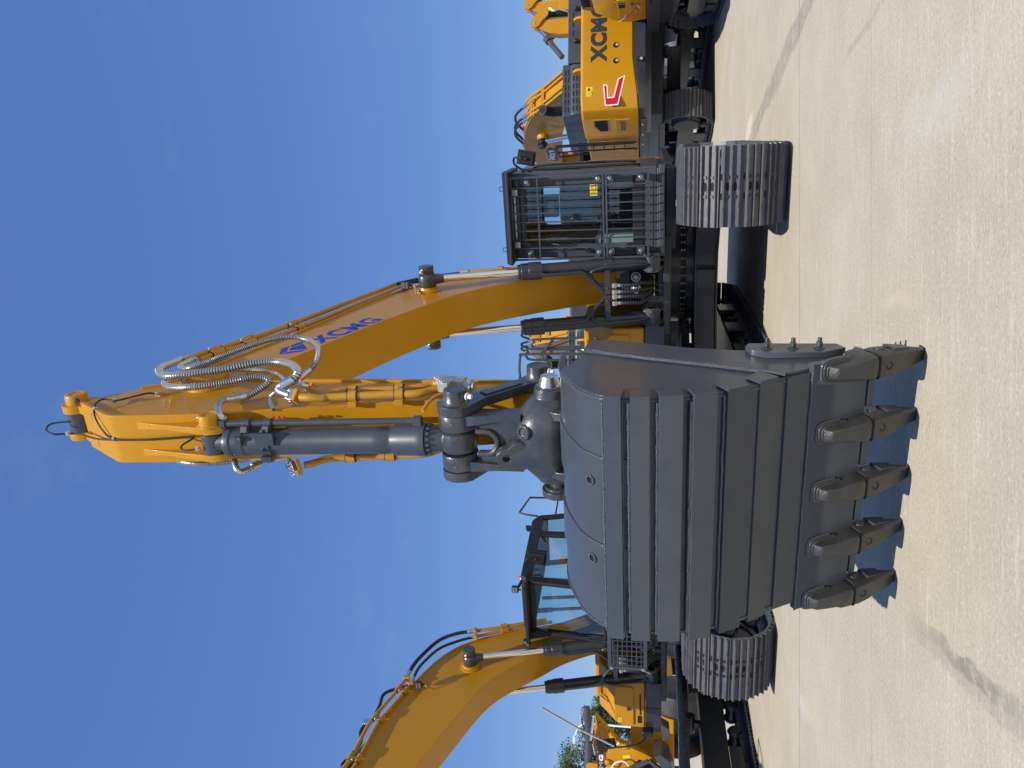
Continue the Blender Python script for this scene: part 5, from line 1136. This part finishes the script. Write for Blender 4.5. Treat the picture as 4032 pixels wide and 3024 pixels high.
def make_back_boom(t):
    low = [(2.2, 2.9), (1.2, 3.2), (.4, 3.55), (-.4, 3.80), (-1.2, 3.92), (-2.2, 4.02), (-3.18, 4.15)]; top = [(-3.28, 4.4), (-3.12, 4.66), (-2.49, 4.88), (-1.31, 4.96), (-.6, 4.92), (.19, 4.66), (.7, 4.40), (1.3, 3.95), (2.2, 3.2)]
    C = [(v.y, v.z) for v in catmull([(0,) + p for p in low], 5)] + [(v.y, v.z) for v in catmull([(0,) + p for p in top], 5)]
    mb = MB().use('yellow'); mb.prism(C, -.30, .30); b = obj('boom', mb, t, .01)
    mb = MB().use('yellow_dull')
    for y, z in ((1.12, 4.16), (.7, 4.52)): mb.box(-.26, .34, y - .04, y + .04, z - .04, z + .04); obj('pipe_clamp', mb, b); mb = MB().use('yellow_dull')
    for x in (.30, .18, -.1, -.22):
        mb.tube([(x, 1.9, 3.55), (x, 1.12, 4.16), (x, .75, 4.50), (x, .45, 4.70)], .03, 8); obj('hydraulic_pipe', mb, b); mb = MB().use('yellow_dull')
        mb.tube([(x, -1.0, 5.04), (x, -1.8, 5.02), (x, -2.5, 4.96), (x, -3.1, 4.75)], .03, 8); obj('hydraulic_pipe', mb, b); mb = MB().use('yellow_dull')
    mb.bm.free()
    mb = MB().use('rubber')
    for x in (.30, .18, -.1):
        mb = MB().use('rubber'); mb.tube([(x, .45, 4.70), (x, .15, 4.95), (x, -.15, 5.10), (x, -.55, 5.14), (x, -1.0, 5.04)], .035, 8); hz = obj('hydraulic_hose', mb, b)
        mb = MB().use('zinc'); mb.cyl((x, .52, 4.66), (x, .36, 4.79), .05); obj('hose_fitting', mb, hz)
    mb = MB().use('yellow'); mb.lathe((.29, -.62, 4.40), (1, 0, 0), [(0, .17), (.1, .15), (.12, .14), (.12, .02)], 20); mb.use('black'); mb.lathe((.40, -.62, 4.40), (1, 0, 0), [(0, .13), (.16, .14), (.18, .1), (.24, .1), (.24, .01)], 20); obj('pin_boss', mb, b)
    mb = MB().use('chrome'); mb.cyl((.46, -.62, 4.40), (.46, -.30, 3.45), .075); mb.use('grey').cyl((.46, -.33, 3.55), (.46, .0, 2.6), .12); obj('boom_cylinder', mb, b)
    X = .302; mb = MB().use('ink'); mb.prism([(-1.59, 4.44), (-1.42, 4.33), (-1.53, 4.04), (-2.46, 4.16), (-2.38, 4.43)], X - .001, X + .003); mb.use('red').prism([(-1.53, 4.04), (-2.46, 4.16), (-2.455, 4.20), (-1.515, 4.09)], X, X + .006); mb.use('white'); emblem(mb, (X + .008, -1.60, 4.17), (0, -.20, .03), (0, .03, .19), 'white', 'white'); put_text(mb, 'XCMG', (X + .008, -1.80, 4.19), (0, -.53, .075), (0, .02, .17), .05); obj('maker_decal', mb, b)
    mb = MB().use('yellow'); mb.prism([(-3.0, 4.1), (-3.3, 4.2), (-4.2, 4.6), (-4.4, 4.3), (-3.3, 3.0), (-3.0, 3.2)], -.22, .22); obj('arm', mb, t, .02)
    return b
b1 = make_back_machine('crawler_excavator', 'excavator seen from behind, yellow counterweight with dark lettering and a red corner mark', (7.29, 19.96, 0), R(-175))
make_back_boom(b1)
b2 = copy_tree(b1); b2.location = (1.35, 21.0, 0); b2['label'] = 'excavator far behind the front machine, only its grey hood and exhaust stack showing'

# ------------------------------------------------------------------ machine cut by the frame on the right of the scene
t3 = thing('crawler_excavator', 'yellow excavator with an orange flame decal on its flank, cut off by the frame', 'excavator', (9.08, 14.9, 0), R(167), 'crawler excavators on the yard')
random.seed(41)
k = make_track(t3, 1.24, -1.9, 1.95, 1.06, .62, .2, detail=False); k2 = copy_tree(k, t3); k2.location = (-1.24, 0, 0)
make_carbody(t3, 1.24, .5, .86, .8)
mb = MB().use('yellow')
prof = [(1.62, 1.52), (1.66, 1.9), (1.60, 2.20), (1.42, 2.58), (1.20, 2.70), (-1.2, 2.70), (-1.42, 2.58), (-1.60, 2.2), (-1.66, 1.9), (-1.62, 1.52)]
mb.loft([[(a * s, y, 2.1 + (z - 2.1) * s2) for a, z in prof] for y, s, s2 in ((-.4, 1, 1), (1.55, 1, 1), (1.80, .965, .97), (1.95, .88, .93))]); ub = obj('body', mb, t3, .03, seg=3)
mb = MB().use('yellow'); mb.prism([(1.35, 1.72), (.1, 1.72), (.1, 2.08), (1.35, 2.08)], 1.62, 1.672); obj('door_panel', mb, ub, .02)
mb = MB().use('void'); mb.prism([(1.20, 1.93), (.85, 1.93), (.85, 2.06), (1.20, 2.06)], 1.672, 1.675); mb.use('lime')
for j in range(3): mb.box(1.674, 1.678, 1.12 - .0, 1.17, 1.94 + .04 * j, 1.965 + .04 * j)
obj('vent_window', mb, ub)
mb = MB().use('white'); fl = [(1.02, 1.70), (.85, 1.78), (.70, 1.74), (.60, 1.86), (.42, 1.83), (.30, 1.95), (.05, 1.98), (-.2, 2.1), (.0, 1.90), (.28, 1.84), (.40, 1.73), (.60, 1.74), (.72, 1.64), (.9, 1.68)]
mb.prism(fl, 1.6735, 1.677); mb.use('flame'); c = Vector((.5, 1.8, 0)); mb.prism([(c.x + (a - c.x) * .93, c.y + (b - c.y) * .86) for a, b in fl], 1.677, 1.679); mb.prism([(1.30, 2.10), (1.02, 2.13), (1.02, 2.15), (1.28, 2.13)], 1.674, 1.679); obj('flame_decal', mb, ub)
mb = MB().use('ink'); put_text(mb, 'XE500U', (1.674, 1.17, 1.76), (0, -.20, 0), (0, 0, .07), .03); obj('model_lettering', mb, ub)
mb = MB().use('grey'); mb.box(-1.66, 1.66, -1.5, 1.9, 1.27, 1.52); mb.box(-1.5, 1.5, -1.4, 1.8, 1.0, 1.27); mb.use('void').box(1.655, 1.665, .9, 1.4, 1.42, 1.47); obj('deck', mb, t3, .03)
mb = MB().use('grey'); mb.loft([[(x, y, z) for x, z in ((1.35, 2.60), (1.30, 2.88), (-1.3, 2.92), (-1.3, 2.60))] for y in (-.6, 1.72)]); h3 = obj('engine_hood', mb, t3, .05, seg=3)
mb = MB().use('void')
for j in range(9): mb.box(1.30, 1.345, -.2 + .12 * j, -.13 + .12 * j, 2.66, 2.84)
obj('louvre', mb, h3)
mb = MB().use('black'); mb.box(-.2, .9, -1.5, -.5, 1.5, 2.75); obj('cab', mb, t3, .05)

# two raised arms of excavators parked beyond
def far_arm(label, X, Y, dz, k=1.):
    f = thing('crawler_excavator', label, 'excavator', (X, Y, 0), 0, 'crawler excavators on the yard')
    mb = MB().use('yellow'); mb.prism([(-.10, 5.02 + dz), (.02, 5.02 + dz), (.10, 4.72 + dz), (.12, 4.2 + dz), (.12, 3.7 + dz), (-.42, 3.6 + dz), (-.40, 4.2 + dz), (-.30, 4.60 + dz)], -.16, .16, 'y'); ar = obj('arm', mb, f, .02)
    for y, ox in ((-.20, 0.), (.22, .10)):   # the two curved ears that hold the arm cylinder
        mb = MB().use('yellow'); top = [(-.16 + ox, 4.98 + dz), (-.12 + ox, 5.10 + dz), (.0 + ox, 5.14 + dz), (.16 + ox, 5.06 + dz), (.33 + ox, 4.88 + dz), (.42 + ox, 4.66 + dz), (.36 + ox, 4.54 + dz), (.22 + ox, 4.56 + dz), (.06 + ox, 4.74 + dz), (-.10 + ox, 4.86 + dz)]
        mb.prism(top, y - .035, y + .035, 'y'); mb.use('zinc').bolt((-.02 + ox, y - .035, 5.0 + dz), (0, -1, 0), .03, .02); obj('cylinder_ear', mb, ar, .012)
    mb = MB().use('chrome'); a, b2_, c = Vector((-.05, -.05, 4.95 + dz)), Vector((-.62, -.3, 4.55 + dz)), Vector((-1.35, -.6, 4.05 + dz)); mb.cyl(a, b2_, .05); mb.use('grey').cyl(b2_, c, .09); mb.cyl(b2_ + (a - b2_) * .1, b2_ + (c - b2_) * .12, .13); obj('bucket_cylinder', mb, ar)
    mb = MB().use('black'); mb.cyl((.36, .02, 4.66 + dz), (.34, .02, 3.5 + dz), .10); mb.cyl((.30, -.12, 4.66 + dz), (.30, .16, 4.66 + dz), .09); obj('arm_cylinder', mb, ar)
    mb = MB().use('zinc'); mb.tube([(.42, -.25, 4.5 + dz), (.30, -.28, 4.35 + dz), (.34, -.28, 4.2 + dz), (.25, -.25, 3.9 + dz)], .025, 6); obj('hydraulic_pipe', mb, ar)
    mb = MB().use('yellow'); mb.prism([(-.5, 3.9 + dz), (.2, 3.9 + dz), (.9, 2.0), (.9, 1.4), (.2, 1.4)], -.3, .3, 'y'); obj('boom', mb, f, .02)
    mb = MB().use('grey'); mb.box(-1.6, 1.6, .5, 4.5, 1.2, 1.5); mb.use('yellow').box(-1.6, 1.6, .6, 4.4, 1.5, 2.6); obj('body', mb, f, .05)
    mb = MB().use('shoe')
    for x in (-1.3, 1.3):
        mb.prism([(.3 + .55 * math.cos(R(q)) - .0, .56 + .55 * math.sin(R(q))) for q in range(90, 271, 20)] + [(4.3 + .55 * math.cos(R(q)), .56 + .55 * math.sin(R(q))) for q in range(-90, 91, 20)], x - .35, x + .35)
    obj('undercarriage', mb, f, .02)
    return f
far_arm('folded yellow excavator arm with a chrome rod, standing up beyond the lettered counterweight', 11.72, 24.0, .13)
far_arm('yellow excavator arm tip at the frame edge, farthest beyond the flame-decalled machine', 12.95, 25.2, .55)

# ------------------------------------------------------------------ loader beyond the left machine
ld = thing('wheel_loader', 'yellow loader linkage with a white-on-red lettered strip beyond the left machine', 'loader', (-8.1, 17.0, 0))
sx = lambda y: (1512 - y) * .00583 + 8.1; sz = lambda x: 1.5 + (2552 - x) * .00583
q = lambda a, b: (sx(2740 + b / 4.424), sz(2180 + a / 4.424))
mb = MB().use('yellow'); mb.prism([q(1000, 560), q(1160, 720), q(1560, 880), q(1930, 1030), q(1900, 1110), q(1500, 1000), q(1250, 1256), q(1080, 1900), q(700, 1900), q(740, 1200), q(800, 960), q(960, 930)], -.05, .15, 'y'); la = obj('lift_arm', mb, ld, .02)
mb = MB().use('yellow')
for a0, b0 in ((1060, 655), (1260, 785), (960, 1085), (1155, 1220), (650, 1130)): x, z = q(a0, b0); mb.lathe((x, -.06, z), (0, -1, 0), [(0, .07), (.04, .065), (.05, .05), (.05, .035), (.06, .03), (.06, .001)], 16)
mb.prism([q(600, 1110), q(640, 1070), q(780, 1075), q(800, 1130), q(720, 1256), q(900, 1700), q(640, 1700)], -.20, -.08, 'y'); obj('pin_boss', mb, la, .006)
mb = MB().use('yellow')
for a0, b0, a1, b1 in ((760, 370, 900, 560), (830, 420, 700, 900), (900, 500, 1000, 700), (780, 640, 860, 900)): x0, z0 = q(a0, b0); x1, z1 = q(a1, b1); mb.bar((x0, .1, z0), (x1, .1, z1), .06, .05)
mb.prism([q(740, 340), q(860, 470), q(1000, 620), q(960, 900), q(820, 960), q(720, 900)], .12, .3, 'y'); obj('frame_plate', mb, ld, .01)
mb = MB().use('grey'); x0, z0 = q(600, 150); x1, z1 = q(590, 1900); mb.cyl((x0, -.1, z0), (q(630, 800)[0], -.1, q(640, 800)[1]), .075); mb.cyl((q(640, 740)[0], -.1, q(640, 740)[1]), (x1, -.1, z1), .09); tc = obj('tilt_cylinder', mb, ld)
mb = MB().use('chrome'); x0, z0 = q(720, 290); x1, z1 = q(670, 700); mb.cyl((x0, -.14, z0), (x1, -.14, z1), .04); x0, z0 = q(700, 760); x1, z1 = q(740, 950); mb.cyl((x0, -.14, z0), (x1, -.14, z1), .02); obj('piston_rod', mb, tc)
mb = MB().use('ink'); mb.prism([q(800, 940), q(930, 945), q(930, 1500), q(800, 1500)], -.056, -.052, 'y'); mb.use('red').prism([q(895, 960), q(925, 960), q(925, 1500), q(895, 1500)], -.060, -.056, 'y'); mb.use('white'); a = Vector((q(885, 1500)[0], -.0605, q(885, 1500)[1])); bb = Vector((q(885, 968)[0], -.0605, q(885, 968)[1])); up_ = Vector((0, 0, (885 - 808) / 4.424 * .00583)); put_text(mb, 'XCMG', a + (bb - a) * .08, (bb - a) * .92, up_, .06); obj('maker_strip', mb, ld)
mb = MB().use('white'); f_ = lambda P, y: [(q(*p)[0], y, q(*p)[1]) for p in P]
mb.tube(f_([(930, 1150), (1020, 1150), (1080, 1060), (1200, 1010), (1290, 1040), (1350, 1150)], -.16), .018, 6); obj('hose', mb, ld); mb = MB().use('white'); mb.tube(f_([(1030, 640), (1060, 720), (1120, 740), (1160, 700)], -.14), .015, 6); obj('hose', mb, ld); mb = MB().use('rubber'); mb.tube(f_([(600, 215), (520, 330), (530, 450), (610, 600)], -.1), .016, 6); obj('hose', mb, ld)
mb = MB().use('grey')
for P in ([(1650, 950), (1400, 1080)], [(1420, 1060), (1190, 1190)], [(1660, 940), (1860, 1080)], [(1400, 1080), (1480, 1400)], [(1870, 1070), (1870, 1400)]): (x0, z0), (x1, z1) = q(*P[0]), q(*P[1]); mb.bar((x0, -.2, z0), (x1, -.2, z1), .1, .075)
obj('access_frame', mb, ld, .01); mb = MB().use('void'); mb.prism([q(1650, 970), q(1850, 1090), q(1860, 1400), q(1500, 1400), q(1420, 1100)], .16, .2, 'y'); obj('access_opening', mb, ld, .01); mb = MB().use('yellow'); mb.prism([q(1700, 1120), q(1850, 1120), q(1850, 1350), q(1700, 1350)], -.24, -.16, 'y'); obj('control_box', mb, ld, .01)
mb = MB().use('lime'); mb.prism([q(1210, 960), q(1330, 925), q(1350, 980), q(1230, 1000)], -.056, -.052, 'y'); obj('warning_label', mb, la)
mb = MB().use('grey'); mb.prism([q(1740, 800), q(1860, 760), q(2000, 860), q(2100, 1200), q(1950, 1100)], -.4, .4, 'y'); mb.prism([q(1860, 350), q(2000, 420), q(2010, 560), q(1900, 640)], -.1, .3, 'y'); obj('loader_bucket', mb, ld, .02)
mb = MB().use('yellow'); mb.box(-1.8, .9, .6, 4.2, .9, 1.9); mb.use('rubber')
for x in (-1.5, .7):
    for y in (.9, 3.6): mb.lathe((x - .28, y, .72), (1, 0, 0), [(0, .3), (0, .62), (.06, .72), (.5, .72), (.56, .62), (.56, .3)], 24)
obj('chassis', mb, ld, .04)

# ------------------------------------------------------------------ trees and street lamp on the skyline
def tree(name, label, loc, h, r, trunk_r, n, seed, cz):
    rnd = random.Random(seed); t = thing(name, label, 'tree', loc, 0, 'trees beyond the machines')
    mb = MB().use('bark'); mb.tube([(0, 0, 0), (.1, .05, h * .3), (-.05, 0, h * .6), (.05, .1, h * .9)], [trunk_r * (1 - .04 * k) for k in range(25)], 8)
    for k in range(9):
        a = rnd.uniform(0, 6.28); z = h * rnd.uniform(.3, .75); L = r * rnd.uniform(.5, .95); mb.tube([(0, 0, z), (math.cos(a) * L * .5, math.sin(a) * L * .5, z + L * .35), (math.cos(a) * L, math.sin(a) * L, z + L * .6)], [trunk_r * .4 * (1 - .05 * j) for j in range(17)], 5)
    obj('trunk', mb, t)
    mb = MB().use('leaf'); cl = []
    for k in range(46):
        a, u = rnd.uniform(0, 6.28), rnd.uniform(-1, 1); rr = r * rnd.uniform(.35, 1.0); cl.append((Vector((math.cos(a) * rr * math.sqrt(1 - u * u), math.sin(a) * rr * math.sqrt(1 - u * u), cz + u * r * .92)), r * rnd.uniform(.16, .34)))
    for k in range(n):
        c, cr = cl[rnd.randrange(len(cl))]; d = Vector((rnd.gauss(0, 1), rnd.gauss(0, 1), rnd.gauss(0, 1))).normalized() * cr * rnd.uniform(.3, 1.05); p = c + d
        s = rnd.uniform(.05, .11) * (1 + .3 * (n < 5000)); u = Vector((rnd.gauss(0, 1), rnd.gauss(0, 1), rnd.gauss(0, 1))).normalized(); v = u.orthogonal().normalized()
        mb.face([mb.V(p - u * s), mb.V(p + v * s * .45), mb.V(p + u * s), mb.V(p - v * s * .45)])
    obj('crown', mb, t)
    return t
tree('broadleaf_tree', 'bushy green tree on the skyline, reaching past the edge of the frame', (-25.4, 48, 0), 7.0, 2.6, .22, 9000, 3, 4.7)
tree('broadleaf_tree', 'small dark tree crown peeping over the left machine beside its cylinder', (-21.0, 47, 0), 5.0, 1.1, .14, 3500, 5, 3.9)
tree('broadleaf_tree', 'low green tree between the street lamp and the skyline tree', (-22.5, 49, 0), 5.4, 1.9, .16, 6000, 9, 4.1)
lp = thing('street_lamp', 'white street lamp with a curved arm rising above the trees', 'street lamp', (-18.3, 40, 0))
mb = MB().use('white'); mb.cyl((0, 0, 0), (0, 0, 4.75), .06, .045); mb.tube([(0, 0, 4.7), (-.02, 0, 4.9), (-.2, 0, 5.15), (-.45, 0, 5.3), (-.7, 0, 5.38)], .028, 8); mb.tube([(0, 0, 4.7), (.1, 0, 4.95), (.2, 0, 5.05)], .03, 8); po = obj('pole', mb, lp)
mb = MB().use('white'); mb.sphere((-.95, 0, 5.42), .26, sy=.5, sz=.3); obj('lamp_head', mb, po)
mb = MB().use('lightgrey'); mb.box(.05, .5, -.12, .12, 5.05, 5.10); obj('solar_panel', mb, po)

# ------------------------------------------------------------------ sky, sun, camera
w = bpy.data.worlds.new('World'); scene.world = w; w.use_nodes = True
N, L = w.node_tree.nodes, w.node_tree.links
bg = N['Background']; sky = N.new('ShaderNodeTexSky'); sky.sky_type = 'NISHITA'; sky.sun_disc = False
EL = math.atan(1 / .658)
sky.sun_elevation = EL; sky.sun_rotation = R(180); sky.air_density = 1.0; sky.dust_density = .6; sky.ozone_density = 3.0; sky.altitude = 20
tc = N.new('ShaderNodeTexCoord'); mp = N.new('ShaderNodeMapping'); mp.inputs['Scale'].default_value = (2.2, 2.2, 5.5); mp.inputs['Location'].default_value = (.3, 1.1, .2)
L.new(tc.outputs['Generated'], mp.inputs['Vector'])
no = N.new('ShaderNodeTexNoise'); no.inputs['Scale'].default_value = 2.1; no.inputs['Detail'].default_value = 9; no.inputs['Roughness'].default_value = .62; L.new(mp.outputs[0], no.inputs['Vector'])
mr = N.new('ShaderNodeMapRange'); mr.inputs['From Min'].default_value = .60; mr.inputs['From Max'].default_value = .82; mr.inputs['To Max'].default_value = .07; L.new(no.outputs['Fac'], mr.inputs['Value'])
mx = N.new('ShaderNodeMix'); mx.data_type = 'RGBA'; hs = N.new('ShaderNodeHueSaturation'); hs.inputs['Saturation'].default_value = 1.12; hs.inputs['Value'].default_value = 1.0; L.new(sky.outputs['Color'], hs.inputs['Color']); L.new(mr.outputs['Result'], mx.inputs['Factor']); fx = N.new('ShaderNodeMix'); fx.data_type = 'RGBA'; fx.inputs['Factor'].default_value = .45; fx.inputs['B'].default_value = (1.06, 2.28, 6.4, 1); L.new(hs.outputs['Color'], fx.inputs['A']); L.new(fx.outputs['Result'], mx.inputs['A']); mx.inputs['B'].default_value = (6.0, 6.3, 6.8, 1)
L.new(mx.outputs['Result'], bg.inputs['Color']); bg.inputs['Strength'].default_value = .115
sun = bpy.data.lights.new('sun', 'SUN'); sun.energy = 4.9; sun.angle = R(.55); sun.color = (1, .955, .89)
so = bpy.data.objects.new('sun', sun); COL.objects.link(so); so.rotation_euler = (math.atan(.658), 0, 0); so.location = (0, -20, 30)

cam = bpy.data.cameras.new('camera'); cam.sensor_fit = 'HORIZONTAL'; cam.sensor_width = 36; cam.lens = 36 * 1600 / 2212; cam.clip_end = 5000; cam.clip_start = .05
co = bpy.data.objects.new('camera', cam); COL.objects.link(co)
pitch = math.atan(294 / 1600)
# the phone was held on its side: the world's up points to the left of the frame
fwd = Vector((0, math.cos(pitch), math.sin(pitch))); up = Vector((0, -math.sin(pitch), math.cos(pitch))); right = Vector((1, 0, 0))
mt = Matrix.Identity(4)
for i in range(3): mt[i][0], mt[i][1], mt[i][2] = -up[i], right[i], -fwd[i]
mt.translation = (0, 0, 1.5)
co.matrix_world = mt
scene.camera = co
vs = scene.view_settings; vs.view_transform = 'Standard'; vs.look = 'None'; vs.exposure = 0; vs.gamma = 1; vs.use_curve_mapping = False
scene.cycles.max_bounces = 8; scene.cycles.transparent_max_bounces = 16
